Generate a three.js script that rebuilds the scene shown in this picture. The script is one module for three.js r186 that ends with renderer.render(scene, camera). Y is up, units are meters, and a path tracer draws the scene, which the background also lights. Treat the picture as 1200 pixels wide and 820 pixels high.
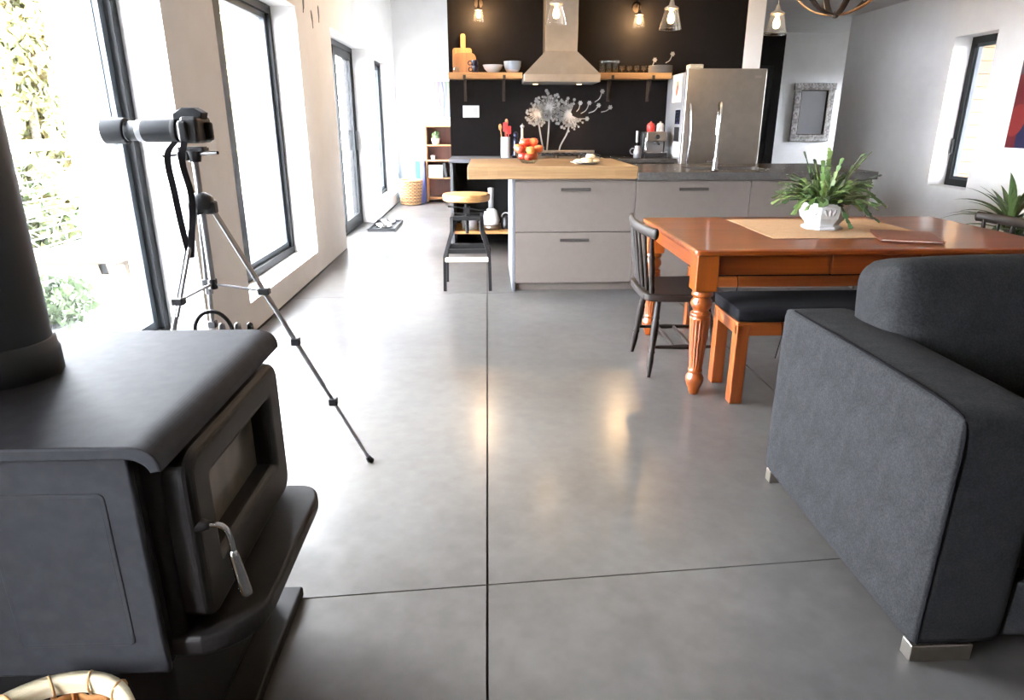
import * as THREE from 'three';
import { RoundedBoxGeometry } from 'three/addons/geometries/RoundedBoxGeometry.js';
import { mergeGeometries, mergeVertices } from 'three/addons/utils/BufferGeometryUtils.js';

// ------------------------------------------------------------------ camera, sky, exposure
const scene = new THREE.Scene();
const renderer = new THREE.WebGLRenderer({ antialias: true });
renderer.toneMapping = THREE.LinearToneMapping;
renderer.toneMappingExposure = 1.1;
renderer.shadowMap.enabled = true;
const camera = new THREE.PerspectiveCamera(2 * Math.atan(410 / 790) * 180 / Math.PI, 1200 / 820, 0.05, 200);
camera.position.set(0, 1.3, 0);
camera.rotation.order = 'YXZ';
camera.rotation.set(-18.674 * Math.PI / 180, -1.992 * Math.PI / 180, 0);
scene.background = new THREE.Color().setRGB(0.94, 1.0, 1.09);   // even overcast sky
scene.backgroundIntensity = 90.0;
const BULB = 0.42;                                               // strength of the warm bulbs

// ------------------------------------------------------------------ helpers
let seed = 7;
const rnd = () => { seed |= 0; seed = seed + 0x6D2B79F5 | 0; let t = Math.imul(seed ^ seed >>> 15, 1 | seed); t = t + Math.imul(t ^ t >>> 7, 61 | t) ^ t; return ((t ^ t >>> 14) >>> 0) / 4294967296; };
const rr = (a, b) => a + (b - a) * rnd();
const V = (x, y, z) => new THREE.Vector3(x, y, z);
const D2R = Math.PI / 180;
const taken = {};
function numbered(name) { taken[name] = (taken[name] ?? -1) + 1; return taken[name] ? name + '_' + String(taken[name]).padStart(3, '0') : name; }
function clean(g) {
  let h = g.index ? g.toNonIndexed() : g;
  for (const k of Object.keys(h.attributes)) if (!['position', 'normal', 'uv'].includes(k)) h.deleteAttribute(k);
  if (!h.attributes.normal) h.computeVertexNormals();
  return h;
}
// uv in metres by the way each triangle faces; grain = the axis along which u runs
function metric(g, grain = 'x') {
  const p = g.attributes.position, n = p.count, uv = new Float32Array(n * 2);
  const gi = 'xyz'.indexOf(grain), a = V(), b = V(), c = V(), m = V();
  for (let i = 0; i < n; i += 3) {
    a.fromBufferAttribute(p, i); b.fromBufferAttribute(p, i + 1); c.fromBufferAttribute(p, i + 2);
    m.copy(b).sub(a).cross(c.clone().sub(a));
    const q = [Math.abs(m.x), Math.abs(m.y), Math.abs(m.z)], k = q[0] >= q[1] && q[0] >= q[2] ? 0 : q[1] >= q[2] ? 1 : 2;
    const r = [0, 1, 2].filter((t) => t !== k);
    const ui = r.includes(gi) ? gi : r[0], vi = r.find((t) => t !== ui);
    for (let j = 0; j < 3; j++) { uv[(i + j) * 2] = p.getComponent(i + j, ui); uv[(i + j) * 2 + 1] = p.getComponent(i + j, vi) + 0.37 * p.getComponent(i + j, k); }
  }
  g.setAttribute('uv', new THREE.BufferAttribute(uv, 2));
  return g;
}
function geo(list, grain) {
  const l = (Array.isArray(list) ? list : [list]).map(clean);
  for (const g of l) if (!g.attributes.uv) g.setAttribute('uv', new THREE.BufferAttribute(new Float32Array(g.attributes.position.count * 2), 2));
  const g = l.length > 1 ? mergeGeometries(l) : l[0];
  return grain === null ? g : metric(g, grain);
}
function shade(m) { m.castShadow = true; m.receiveShadow = true; return m; }
function part(parent, name, list, mat, grain = 'x') { const m = shade(new THREE.Mesh(geo(list, grain), mat)); m.name = name; parent.add(m); return m; }
function tag(o, label, category, group) { o.userData.label = label; o.userData.category = category; if (group) o.userData.group = group; return o; }
function thing(name, label, category, [x, y, z] = [0, 0, 0], turn = 0, group) {
  const o = new THREE.Group(); o.name = numbered(name); o.position.set(x, y, z); o.rotation.y = turn; scene.add(o);
  return tag(o, label, category, group);
}
function solo(name, label, category, list, mat, grain, group) { const m = part(scene, numbered(name), list, mat, grain); return tag(m, label, category, group); }
function dup(root, [x, y, z], turn, label) {
  const r = root.clone(); r.name = numbered(root.name.replace(/_\d{3}$/, '')); r.position.set(x, y, z); r.rotation.y = turn;
  r.userData = { ...root.userData }; if (label) r.userData.label = label; scene.add(r); return r;
}
function struct(name, list, mat, grain, parent = scene) { const m = part(parent, name, list, mat, grain); if (parent === scene) m.userData.kind = 'structure'; return m; }
function structGroup(name) { const o = new THREE.Group(); o.name = name; o.userData.kind = 'structure'; scene.add(o); return o; }
// box from corner to corner
const bb = (x0, x1, y0, y1, z0, z1, r = 0, seg = 2) => {
  const w = Math.abs(x1 - x0), h = Math.abs(y1 - y0), d = Math.abs(z1 - z0);
  const g = r ? new RoundedBoxGeometry(w, h, d, seg, Math.min(r, w / 2.01, h / 2.01, d / 2.01)) : new THREE.BoxGeometry(w, h, d);
  return g.translate((x0 + x1) / 2, (y0 + y1) / 2, (z0 + z1) / 2);
};
const cyl = (r0, r1, h, x, y, z, seg = 24) => new THREE.CylinderGeometry(r1, r0, h, seg).translate(x, y + h / 2, z);   // r0 at the bottom
const ball = (r, x, y, z, sx = 1, sy = 1, sz = 1, seg = 18) => new THREE.SphereGeometry(r, seg, Math.ceil(seg * 0.6)).scale(sx, sy, sz).translate(x, y, z);
const lathe = (pts, x = 0, y = 0, z = 0, seg = 28) => new THREE.LatheGeometry(pts.map(([r, h]) => new THREE.Vector2(r, h)), seg).translate(x, y, z);
const tor = (R, r, x, y, z, seg = 28, arc = Math.PI * 2) => new THREE.TorusGeometry(R, r, 8, seg, arc).rotateX(Math.PI / 2).translate(x, y, z);
function bar(a, b, r0, r1 = r0, seg = 12) {     // tapered rod between two points
  const d = b.clone().sub(a), g = new THREE.CylinderGeometry(r1, r0, d.length(), seg);
  g.applyQuaternion(new THREE.Quaternion().setFromUnitVectors(V(0, 1, 0), d.clone().normalize()));
  return g.translate((a.x + b.x) / 2, (a.y + b.y) / 2, (a.z + b.z) / 2);
}
function sqbar(a, b, w, t = w) {                // square rod
  const d = b.clone().sub(a), g = new THREE.BoxGeometry(w, d.length(), t);
  g.applyQuaternion(new THREE.Quaternion().setFromUnitVectors(V(0, 1, 0), d.clone().normalize()));
  return g.translate((a.x + b.x) / 2, (a.y + b.y) / 2, (a.z + b.z) / 2);
}
function tube(pts, r, seg = 24, rad = 8, closed = false) { return new THREE.TubeGeometry(new THREE.CatmullRomCurve3(pts, closed), seg, r, rad, closed); }
function turned(a, b, prof, seg = 12) {         // a turned rod: prof = [t 0..1, radius]
  const d = b.clone().sub(a), L = d.length(), g = lathe(prof.map(([t, r]) => [r, t * L]), 0, 0, 0, seg);
  g.applyQuaternion(new THREE.Quaternion().setFromUnitVectors(V(0, 1, 0), d.clone().normalize()));
  return g.translate(a.x, a.y, a.z);
}
function plate(pts, depth, bevel = 0) {         // outline in x,y extruded along z
  const s = new THREE.Shape(pts.map(([x, y]) => new THREE.Vector2(x, y)));
  return new THREE.ExtrudeGeometry(s, { depth, bevelEnabled: bevel > 0, bevelSize: bevel, bevelThickness: bevel, bevelSegments: 3, curveSegments: 16 });
}
function roundRect(w, h, r, x = 0, y = 0) {
  const s = new THREE.Shape(); const a = x - w / 2, b = x + w / 2, c = y - h / 2, d = y + h / 2;
  s.moveTo(a + r, c); s.lineTo(b - r, c); s.quadraticCurveTo(b, c, b, c + r); s.lineTo(b, d - r); s.quadraticCurveTo(b, d, b - r, d);
  s.lineTo(a + r, d); s.quadraticCurveTo(a, d, a, d - r); s.lineTo(a, c + r); s.quadraticCurveTo(a, c, a + r, c); return s;
}
const ext = (s, depth, bevel = 0, seg = 3, bs = bevel) => new THREE.ExtrudeGeometry(s, { depth, bevelEnabled: bevel > 0, bevelSize: bs, bevelThickness: bevel, bevelSegments: seg, curveSegments: 12 });

// ------------------------------------------------------------------ textures
const hash = (x, y, s) => { let h = Math.imul(x, 374761393) + Math.imul(y, 668265263) + Math.imul(s, 1274126177) | 0; h = Math.imul(h ^ h >>> 13, 1274126177); return ((h ^ h >>> 16) >>> 0) / 4294967296; };
function vnoise(u, v, px, py, s) {              // tileable value noise, u v in 0..1, px py cells
  const x = u * px, y = v * py, xi = Math.floor(x), yi = Math.floor(y); let fx = x - xi, fy = y - yi; fx = fx * fx * (3 - 2 * fx); fy = fy * fy * (3 - 2 * fy);
  const h = (a, b) => hash(((a % px) + px) % px, ((b % py) + py) % py, s);
  return (h(xi, yi) * (1 - fx) + h(xi + 1, yi) * fx) * (1 - fy) + (h(xi, yi + 1) * (1 - fx) + h(xi + 1, yi + 1) * fx) * fy;
}
function fbm(u, v, px, py, oct, s, gain = 0.5) { let a = 0, w = 1, t = 0; for (let i = 0; i < oct; i++) { a += w * vnoise(u, v, px << i, py << i, s + i); t += w; w *= gain; } return a / t; }
function tex(n, fn, metres, srgb = true) {
  const d = new Uint8Array(n * n * 4);
  for (let j = 0; j < n; j++) for (let i = 0; i < n; i++) { const c = fn(i / n, j / n); for (let k = 0; k < 3; k++) d[(j * n + i) * 4 + k] = Math.max(0, Math.min(255, c[k] ?? c[0])); d[(j * n + i) * 4 + 3] = 255; }
  const t = new THREE.DataTexture(d, n, n); t.wrapS = t.wrapT = THREE.RepeatWrapping; t.magFilter = THREE.LinearFilter; t.minFilter = THREE.LinearMipmapLinearFilter; t.generateMipmaps = true;
  t.repeat.set(1 / metres, 1 / metres); if (srgb) t.colorSpace = THREE.SRGBColorSpace; t.needsUpdate = true; return t;
}
const mixc = (a, b, t) => a.map((x, i) => x + (b[i] - x) * t);
const floorMap = tex(1024, (u, v) => {
  const a = fbm(u, v, 3, 3, 6, 11, 0.55), b = fbm(u, v, 7, 7, 6, 31, 0.62), f = fbm(u, v, 90, 90, 3, 51), p = fbm(u, v, 4, 4, 5, 71, 0.5);
  const c = mixc(mixc([69, 66, 63], [90, 86, 82], a), [72, 74, 77], Math.max(0, p - 0.35) * 0.9), g = (b - 0.5) * 26 + (f - 0.5) * 12; return c.map((x) => x + g);
}, 4);
const floorRough = tex(512, (u, v) => { const a = fbm(u, v, 5, 5, 5, 91, 0.6); return [102 + (a - 0.5) * 40]; }, 3, false);
const woodTex = (lo, hi, s, metres = 1, fine = 1) => tex(512, (u, v) => {
  const w = fbm(u, v, 2, 10, 3, s), g = fbm(u + 0.03 * w, v, 3, 60, 3, s + 9), f = fbm(u, v, 6, 170, 2, s + 19);
  return mixc(lo, hi, Math.max(0, Math.min(1, 0.5 + (w - 0.5) * 1.1 + (g - 0.5) * 0.8 * fine + (f - 0.5) * 0.5 * fine)));
}, metres);
const stripTex = (lo, hi, s, metres, rows) => tex(512, (u, v) => {   // laminated strips of one worktop, colour only
  const row = Math.floor(v * rows), k = hash(row, Math.floor(u * 2 + hash(row, 3, s) * 2), s), g = fbm(u, v, 3, 80, 3, s + 4);
  return mixc(lo, hi, Math.max(0, Math.min(1, 0.15 + k * 0.5 + (g - 0.5) * 0.9 + 0.15)));
}, metres);
const fabricTex = (lo, hi, s, metres = 0.35) => tex(512, (u, v) => {
  const t = 0.5 + 0.25 * Math.sin(u * 2 * Math.PI * 120) * Math.sin(v * 2 * Math.PI * 120), m = fbm(u, v, 60, 60, 3, s), q = fbm(u, v, 6, 6, 3, s + 5);
  return mixc(lo, hi, Math.max(0, Math.min(1, 0.5 + (t - 0.5) * 0.9 + (m - 0.5) * 1.1 + (q - 0.5) * 0.5)));
}, metres);
const mottle = (lo, hi, s, metres = 1, cells = 8) => tex(256, (u, v) => mixc(lo, hi, Math.max(0, Math.min(1, 0.5 + (fbm(u, v, cells, cells, 4, s) - 0.5) * 1.8))), metres);
const bumpNoise = tex(256, (u, v) => [fbm(u, v, 24, 24, 3, 5) * 255], 0.5, false);
const fabricBump = tex(512, (u, v) => [(0.5 + 0.3 * Math.sin(u * 2 * Math.PI * 120) * Math.sin(v * 2 * Math.PI * 120) + (fbm(u, v, 90, 90, 2, 15) - 0.5) * 0.5) * 255], 0.35, false);

// ------------------------------------------------------------------ materials
const std = (o) => new THREE.MeshStandardMaterial(o);
const phy = (o) => new THREE.MeshPhysicalMaterial(o);
const lin = (r, g, b) => new THREE.Color().setRGB(r, g, b);
const M = {
  concrete: phy({ map: floorMap, roughnessMap: floorRough, roughness: 1, bumpMap: bumpNoise, bumpScale: 0.0002, specularIntensity: 0.5, clearcoat: 0.75, clearcoatRoughness: 0.22 }),
  handle: phy({ color: lin(0.035, 0.03, 0.027), roughness: 0.55, specularIntensity: 0.5 }),
  joint: std({ color: lin(0.02, 0.02, 0.02), roughness: 0.9 }),
  wall: std({ map: mottle([244, 243, 243], [248, 247, 247], 3, 2, 16), roughness: 0.75, bumpMap: bumpNoise, bumpScale: 0.0006 }),
  ceiling: std({ map: mottle([226, 225, 224], [232, 231, 230], 13, 2, 16), roughness: 0.85 }),
  blackWall: phy({ map: mottle([17, 14, 14], [21, 17, 17], 23, 2, 16), roughness: 0.85, specularIntensity: 0.25, bumpMap: bumpNoise, bumpScale: 0.0005 }),
  frame: phy({ color: lin(0.008, 0.009, 0.01), roughness: 0.5, specularIntensity: 0.5 }),
  frameGrey: phy({ color: lin(0.05, 0.06, 0.07), roughness: 0.5, specularIntensity: 0.5 }),
  glass: phy({ color: 0xffffff, transmission: 1, thickness: 0, roughness: 0, ior: 1.5 }),
  stove: phy({ map: mottle([46, 46, 49], [53, 53, 56], 33, 0.5, 24), roughness: 0.62, specularIntensity: 0.25, bumpMap: bumpNoise, bumpScale: 0.0002 }),
  stoveDark: phy({ color: lin(0.008, 0.007, 0.007), roughness: 0.6, specularIntensity: 0.4 }),
  castIron: phy({ map: mottle([26, 23, 23], [31, 28, 28], 35, 0.4, 24), roughness: 0.5, specularIntensity: 0.6 }),
  chrome: std({ color: lin(0.62, 0.63, 0.65), metalness: 1, roughness: 0.18 }),
  steel: std({ map: mottle([178, 170, 160], [186, 178, 168], 37, 0.6, 10), metalness: 1, roughness: 0.36 }),
  steelSide: std({ color: lin(0.34, 0.34, 0.35), metalness: 0.4, roughness: 0.45 }),
  alu: std({ color: lin(0.38, 0.38, 0.39), metalness: 0.9, roughness: 0.4 }),
  blackPlastic: std({ color: lin(0.012, 0.012, 0.013), roughness: 0.42 }),
  lensBody: phy({ color: lin(0.012, 0.013, 0.015), roughness: 0.55, specularIntensity: 0.4 }),
  rubber: std({ color: lin(0.01, 0.01, 0.01), roughness: 0.8 }),
  cabinet: std({ map: mottle([98, 89, 83], [101, 92, 86], 43, 1, 24), roughness: 0.42 }),
  counter: phy({ map: mottle([66, 63, 61], [82, 79, 76], 45, 0.4, 24), roughness: 0.22 }),
  greyPanel: std({ color: lin(0.1, 0.102, 0.112), roughness: 0.5 }),
  block: phy({ map: stripTex([124, 95, 64], [152, 121, 85], 47, 0.9, 18), roughness: 0.4 }),
  shelfWood: std({ map: woodTex([158, 108, 60], [190, 144, 90], 49, 1), roughness: 0.5 }),
  table: phy({ map: woodTex([98, 40, 8], [142, 70, 18], 53, 1.2, 0.7), roughness: 0.32, clearcoat: 0.5, clearcoatRoughness: 0.12 }),
  bench: phy({ map: woodTex([114, 52, 16], [148, 78, 32], 55, 1.1, 0.7), roughness: 0.38, clearcoat: 0.25, clearcoatRoughness: 0.2 }),
  chair: phy({ map: woodTex([24, 19, 17], [38, 30, 26], 57, 1), roughness: 0.45, specularIntensity: 0.5 }),
  pad: phy({ map: fabricTex([13, 12, 14], [21, 20, 23], 59, 0.3), roughness: 0.95, specularIntensity: 0.3 }),
  sofa: phy({ map: fabricTex([29, 29, 30], [50, 50, 51], 61, 0.2), roughness: 0.95, bumpMap: fabricBump, bumpScale: 0.0005, specularIntensity: 0.2 }),
  sofaSeam: phy({ color: lin(0.006, 0.006, 0.007), roughness: 0.95, specularIntensity: 0.1 }),
  white: phy({ color: lin(0.52, 0.51, 0.5), roughness: 0.25 }),
  whiteMatt: std({ color: lin(0.56, 0.55, 0.54), roughness: 0.6 }),
  cream: std({ color: lin(0.5, 0.43, 0.32), roughness: 0.6 }),
  mat: std({ map: fabricTex([172, 132, 92], [194, 156, 116], 63, 0.25), roughness: 0.9 }),
  leather: std({ map: mottle([108, 54, 30], [124, 66, 38], 65, 0.2, 12), roughness: 0.5 }),
  soil: std({ map: mottle([40, 30, 22], [66, 50, 38], 67, 0.1, 16), roughness: 1 }),
  cactus: [[58, 80, 36], [74, 98, 46], [102, 118, 66], [44, 64, 30]].map((c) => std({ color: new THREE.Color(`rgb(${c})`), roughness: 0.45 })),
  blade: [[48, 72, 34], [64, 88, 42], [84, 106, 54]].map((c) => phy({ color: new THREE.Color(`rgb(${c})`), roughness: 0.5, transmission: 0.3, thickness: 0, side: THREE.DoubleSide })),
  red: std({ color: lin(0.55, 0.035, 0.03), roughness: 0.35 }),
  tomato: [[0.78, 0.075, 0.035], [0.82, 0.15, 0.045], [0.7, 0.06, 0.04], [0.85, 0.24, 0.06]].map((c) => phy({ color: lin(...c), roughness: 0.25, clearcoat: 0.4 })),
  wicker: [std({ map: woodTex([120, 86, 52], [150, 114, 76], 71, 0.3), roughness: 0.75 }), std({ map: woodTex([96, 64, 36], [126, 92, 58], 72, 0.3), roughness: 0.75 })],
  splint: [std({ map: woodTex([204, 150, 92], [232, 190, 136], 73, 0.3), roughness: 0.65 }), std({ map: woodTex([166, 100, 48], [204, 142, 84], 74, 0.3), roughness: 0.65 })],
  rim: std({ map: woodTex([216, 198, 160], [238, 226, 196], 75, 0.3), roughness: 0.6 }),
  bulb: std({ color: 0xffffff, emissive: new THREE.Color().setRGB(1, 0.72, 0.38), emissiveIntensity: 4, roughness: 0.4 }),
  shadeGlass: phy({ color: 0xffffff, transmission: 1, thickness: 0, roughness: 0.04, ior: 1.45, side: THREE.DoubleSide }),
  clearGlass: phy({ color: 0xf4f8f8, transmission: 1, thickness: 0, roughness: 0.02, ior: 1.45, side: THREE.DoubleSide }),
  nickel: std({ color: lin(0.55, 0.5, 0.45), metalness: 1, roughness: 0.3 }),
  bronze: std({ color: lin(0.05, 0.035, 0.025), metalness: 0.6, roughness: 0.45 }),
  orbWood: std({ map: woodTex([150, 96, 44], [196, 138, 74], 77, 0.5), roughness: 0.55 }),
  decal: phy({ color: lin(0.32, 0.31, 0.295), roughness: 0.8, specularIntensity: 0.3 }),
  navy: phy({ color: lin(0.012, 0.014, 0.035), roughness: 0.25 }),
  blueGrey: phy({ color: lin(0.28, 0.34, 0.42), roughness: 0.3 }),
  teal: std({ color: lin(0.012, 0.13, 0.2), roughness: 0.6 }),
  violet: std({ color: lin(0.05, 0.055, 0.17), roughness: 0.6 }),
  bookshelf: std({ map: woodTex([136, 92, 56], [168, 122, 78], 79, 0.8), roughness: 0.55 }),
  bookshelfBack: std({ map: woodTex([62, 32, 22], [82, 45, 31], 80, 0.8), roughness: 0.6 }),
  deckWood: std({ map: woodTex([80, 78, 76], [98, 96, 93], 81, 1), roughness: 0.8 }),
  siding: std({ map: woodTex([104, 76, 40], [120, 90, 50], 82, 1.5), roughness: 0.7 }),
  extWhite: std({ color: lin(0.85, 0.85, 0.85), roughness: 0.7 }),
  gravel: std({ map: mottle([132, 129, 122], [158, 155, 148], 83, 2, 24), roughness: 1 }),
  bark: std({ map: mottle([92, 84, 74], [150, 142, 130], 84, 0.6, 12), roughness: 0.95 }),
  leaves: [[0.2, 0.16, 0.05], [0.135, 0.145, 0.05], [0.07, 0.1, 0.035], [0.24, 0.2, 0.085]].map((c) => phy({ color: lin(...c), roughness: 1, transmission: 0.4, thickness: 0, side: THREE.DoubleSide })),
};

// ------------------------------------------------------------------ the setting
const XL = -1.53, XR = 5.19, ZB = -12.2, ZF = 3.0, YC = 2.715, ZK = -7.9, TL = 0.36;
// floor: slabs with saw cuts between them
{
  const fl = structGroup('floor');
  part(fl, 'joint_bed', bb(-1.95, 7.2, -0.3, -0.012, ZB - 0.3, ZF + 0.3), M.joint);
  const g = 0.0035, ja = (x) => -1.673 - 0.08 * (x + 0.015);       // the cross joint runs a little askew
  const xs = [-1.9, -0.015, 1.448, 3.3, 5.2, 7.2], cross = [(x) => ZF + 0.25, (x) => ja(x) + 3.2, ja, (x) => ja(x) - 3.6, (x) => ja(x) - 7.2, (x) => ZB - 0.25];
  for (let i = 0; i < xs.length - 1; i++) for (let k = 0; k < cross.length - 1; k++) {
    const x0 = xs[i] + (i ? g : 0), x1 = xs[i + 1] - g, a = cross[k], b = cross[k + 1], t = k ? g * 0.8 : 0;
    const s = [[x0, -(a(x0) - t)], [x1, -(a(x1) - t)], [x1, -(b(x1) + g * 0.8)], [x0, -(b(x0) + g * 0.8)]];
    const q = plate(s, 0.2); q.rotateX(-Math.PI / 2).translate(0, -0.2, 0);
    part(fl, 'slab', q, M.concrete);
  }
}
// left wall with its tall openings [z far, z near, sill, head]
const OPEN = { w0: [-0.3, 0.35, 0.2, 2.18], w1: [-3.57, -1.95, 0.2, 2.18], w2: [-6.06, -4.25, 0.2, 2.18], d1: [-9.38, -7.32, 0, 2.18], w3: [-11.9, -10.0, 0.18, 2.2] };
{
  const o = Object.values(OPEN).sort((a, b) => a[0] - b[0]), L = []; let z = ZB - 0.3;
  const X0 = XL - TL;
  const YM = 2.55;
  for (const [z0, z1, s, h] of o) { L.push(bb(X0, XL, -0.25, YM, z, z0)); if (s > 0) L.push(bb(X0, XL, -0.25, s, z0, z1)); L.push(bb(X0, XL, h, YM, z0, z1)); z = z1; }
  L.push(bb(X0, XL, -0.25, YM, z, ZF + 0.3));
  L.push(bb(X0, XL, YM, 4.1, ZB - 0.3, ZF + 0.3));
  struct('wall_left', L, M.wall);
  const skirt = []; z = ZB;
  struct('baseboard_left', [bb(XL - 0.004, XL + 0.006, 0.0, 0.012, ZB, OPEN.d1[0]), bb(XL - 0.004, XL + 0.006, 0.0, 0.012, OPEN.d1[1], ZF)], M.frame);
}
// right wall with one slit window
const WR = [-8.0, -7.33, 0.6, 2.19];
struct('wall_right', [bb(XR, XR + 0.3, -0.25, 3, -10.4, WR[0]), bb(XR, XR + 0.3, -0.25, 3, WR[1], ZF + 0.3), bb(XR, XR + 0.3, -0.25, WR[2], WR[0], WR[1]), bb(XR, XR + 0.3, WR[3], 3, WR[0], WR[1])], M.wall);
// kitchen partition: black face, white end
struct('wall_kitchen', bb(-0.41, 2.8, -0.1, 3.9, ZK - 0.16, ZK), M.blackWall);
struct('wall_partition', [bb(2.8, 2.99, -0.1, 3.2, ZK - 0.16, ZK + 0.012), bb(2.83, 2.99, -0.1, 3.2, ZB, ZK - 0.16), bb(-0.41, -0.25, -0.1, 3.9, ZB, ZK - 0.16)], M.wall);
struct('wall_back', [bb(-1.95, -0.25, -0.25, 4.1, ZB - 0.2, ZB + 0.1), bb(5.02, 7.3, -0.25, 3, ZB - 0.2, ZB)], M.wall);
struct('wall_hall_dark', bb(2.99, 5.02, -0.25, 3, ZB - 0.2, ZB), M.blackWall);
{ // hall beyond the right wall, lit by a glazed opening at its end
  struct('wall_hall_end', [bb(7.2, 7.4, -0.25, 3, ZB - 0.2, -11.9), bb(7.2, 7.4, -0.25, 3, -10.7, -10.1), bb(7.2, 7.4, 2.1, 3, -11.9, -10.7), bb(7.2, 7.4, -0.25, 0.9, -11.9, -10.7), bb(7.2, 7.4, 0.9, 2.1, -11.3, -10.7), bb(XR + 0.3, 7.4, -0.25, 3, -10.4, -10.2)], M.wall);
  const d = structGroup('window_6');
  part(d, 'frame', [bb(7.27, 7.33, 0.9, 2.1, -11.9, -11.84), bb(7.27, 7.33, 0.9, 2.1, -11.36, -11.3), bb(7.27, 7.33, 2.04, 2.1, -11.84, -11.36), bb(7.27, 7.33, 0.9, 1.0, -11.84, -11.36)], M.frame);
  part(d, 'pane', bb(7.295, 7.301, 1.0, 2.04, -11.84, -11.36), M.glass);
  const dd = structGroup('door_2');       // closed black door in the dark hall wall
  part(dd, 'leaf', bb(3.95, 4.85, 0.01, 2.2, ZB, ZB + 0.03, 0.004), M.stoveDark);
  part(dd, 'casing', [bb(3.87, 3.95, 0, 2.28, ZB, ZB + 0.045), bb(4.85, 4.93, 0, 2.28, ZB, ZB + 0.045), bb(3.87, 4.93, 2.2, 2.28, ZB, ZB + 0.046)], M.blackWall);
}
struct('wall_front', bb(-1.95, XR + 0.3, -0.25, 4.1, ZF, ZF + 0.3), M.wall);
// ceiling: level over the dining side, rising to the windows
{
  const s = [[7.4, YC], [3.0, YC], [-1.95, 3.85], [-1.95, 4.05], [3.0, YC + 0.22], [7.4, YC + 0.22]];
  struct('ceiling', plate(s, ZF + 0.3 - ZB + 0.3).translate(0, 0, ZB - 0.3), M.ceiling);
}
// windows in the left wall
function tallWindow(name, [z0, z1, s, h], mull) {
  const w = structGroup(name), xo = XL - 0.27, xi = XL - 0.2, f = 0.06;
  part(w, 'frame', [bb(xo, xi, s, h, z0, z0 + f), bb(xo, xi, s, h, z1 - f, z1), bb(xo, xi, h - f, h, z0 + f, z1 - f), bb(xo, xi, s, s + f, z0 + f, z1 - f)], M.frame);
  const cuts = [z0 + f, ...(mull ? [mull] : []), z1 - f];
  for (let i = 0; i < cuts.length - 1; i++) {
    const a = cuts[i] + (i ? 0.035 : 0.008), b = cuts[i + 1] - (i < cuts.length - 2 ? 0.035 : 0.008), q = 0.045, x0 = xo - 0.002, x1 = xi - 0.028;
    part(w, 'sash', [bb(x0, x1, s + f, h - f, a, a + q), bb(x0, x1, s + f, h - f, b - q, b), bb(x0, x1, h - f - q, h - f, a + q, b - q), bb(x0, x1, s + f, s + f + q, a + q, b - q)], M.frameGrey);
    part(w, 'pane', bb(xo + 0.012, xo + 0.018, s + f + q, h - f - q, a + q, b - q), M.glass);
  }
  if (mull) part(w, 'mullion', bb(xo, xi, s + f, h - f, mull - 0.06, mull + 0.06), M.frame);
}
tallWindow('window_1', OPEN.w1);
tallWindow('window_2', OPEN.w2, -4.86);
tallWindow('window_3', OPEN.w3);
tallWindow('window_5', OPEN.w0);

{ // sliding glass door
  const d = structGroup('door_1'), [z0, z1, s, h] = OPEN.d1, xo = XL - 0.3, xi = XL - 0.18, f = 0.06, zm = (z0 + z1) / 2;
  part(d, 'frame', [bb(xo, xi, 0.0, h, z0, z0 + f), bb(xo, xi, 0, h, z1 - f, z1), bb(xo, xi, h - f, h, z0 + f, z1 - f), bb(xo, xi, -0.01, 0.03, z0 + f, z1 - f)], M.frame);
  for (const [a, b, x] of [[z0 + f, zm + 0.05, xi - 0.05], [zm - 0.05, z1 - f, xo + 0.01]]) {
    const p = part(d, 'sliding_panel', [bb(x, x + 0.04, 0.03, h - f, a, a + 0.1), bb(x, x + 0.04, 0.03, h - f, b - 0.1, b), bb(x, x + 0.04, h - f - 0.09, h - f, a + 0.1, b - 0.1), bb(x, x + 0.04, 0.03, 0.15, a + 0.1, b - 0.1)], M.frame);
    part(p, 'pane', bb(x + 0.015, x + 0.021, 0.15, h - f - 0.09, a + 0.1, b - 0.1), M.glass);
  }
  part(d, 'handle', [bb(xi - 0.01, xi + 0.02, 0.95, 1.2, z0 + 0.1, z0 + 0.125, 0.006)], M.frame);
}
{ // slit window in the right wall
  const w = structGroup('window_4'), [z0, z1, s, h] = WR, x0 = XR + 0.2, x1 = XR + 0.27, f = 0.075;
  part(w, 'frame', [bb(x0, x1, s, h, z0, z0 + f), bb(x0, x1, s, h, z1 - f, z1), bb(x0, x1, h - f, h, z0 + f, z1 - f), bb(x0, x1, s, s + f, z0 + f, z1 - f)], M.frame);
  part(w, 'sash', [bb(x0 + 0.02, x1, s + f, h - f, z0 + f, z0 + f + 0.03), bb(x0 + 0.02, x1, s + f, h - f, z1 - f - 0.03, z1 - f), bb(x0 + 0.02, x1, h - f - 0.03, h - f, z0 + f + 0.03, z1 - f - 0.03), bb(x0 + 0.02, x1, s + f, s + f + 0.03, z0 + f + 0.03, z1 - f - 0.03)], M.frameGrey);
  part(w, 'pane', bb(x0 + 0.04, x0 + 0.046, s + f + 0.03, h - f - 0.03, z0 + f + 0.03, z1 - f - 0.03), M.glass);
  part(w, 'latch', bb(x0 - 0.03, x0, 0.95, 1.12, z0 + 0.02, z0 + 0.05, 0.006), M.frame);
}

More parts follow.
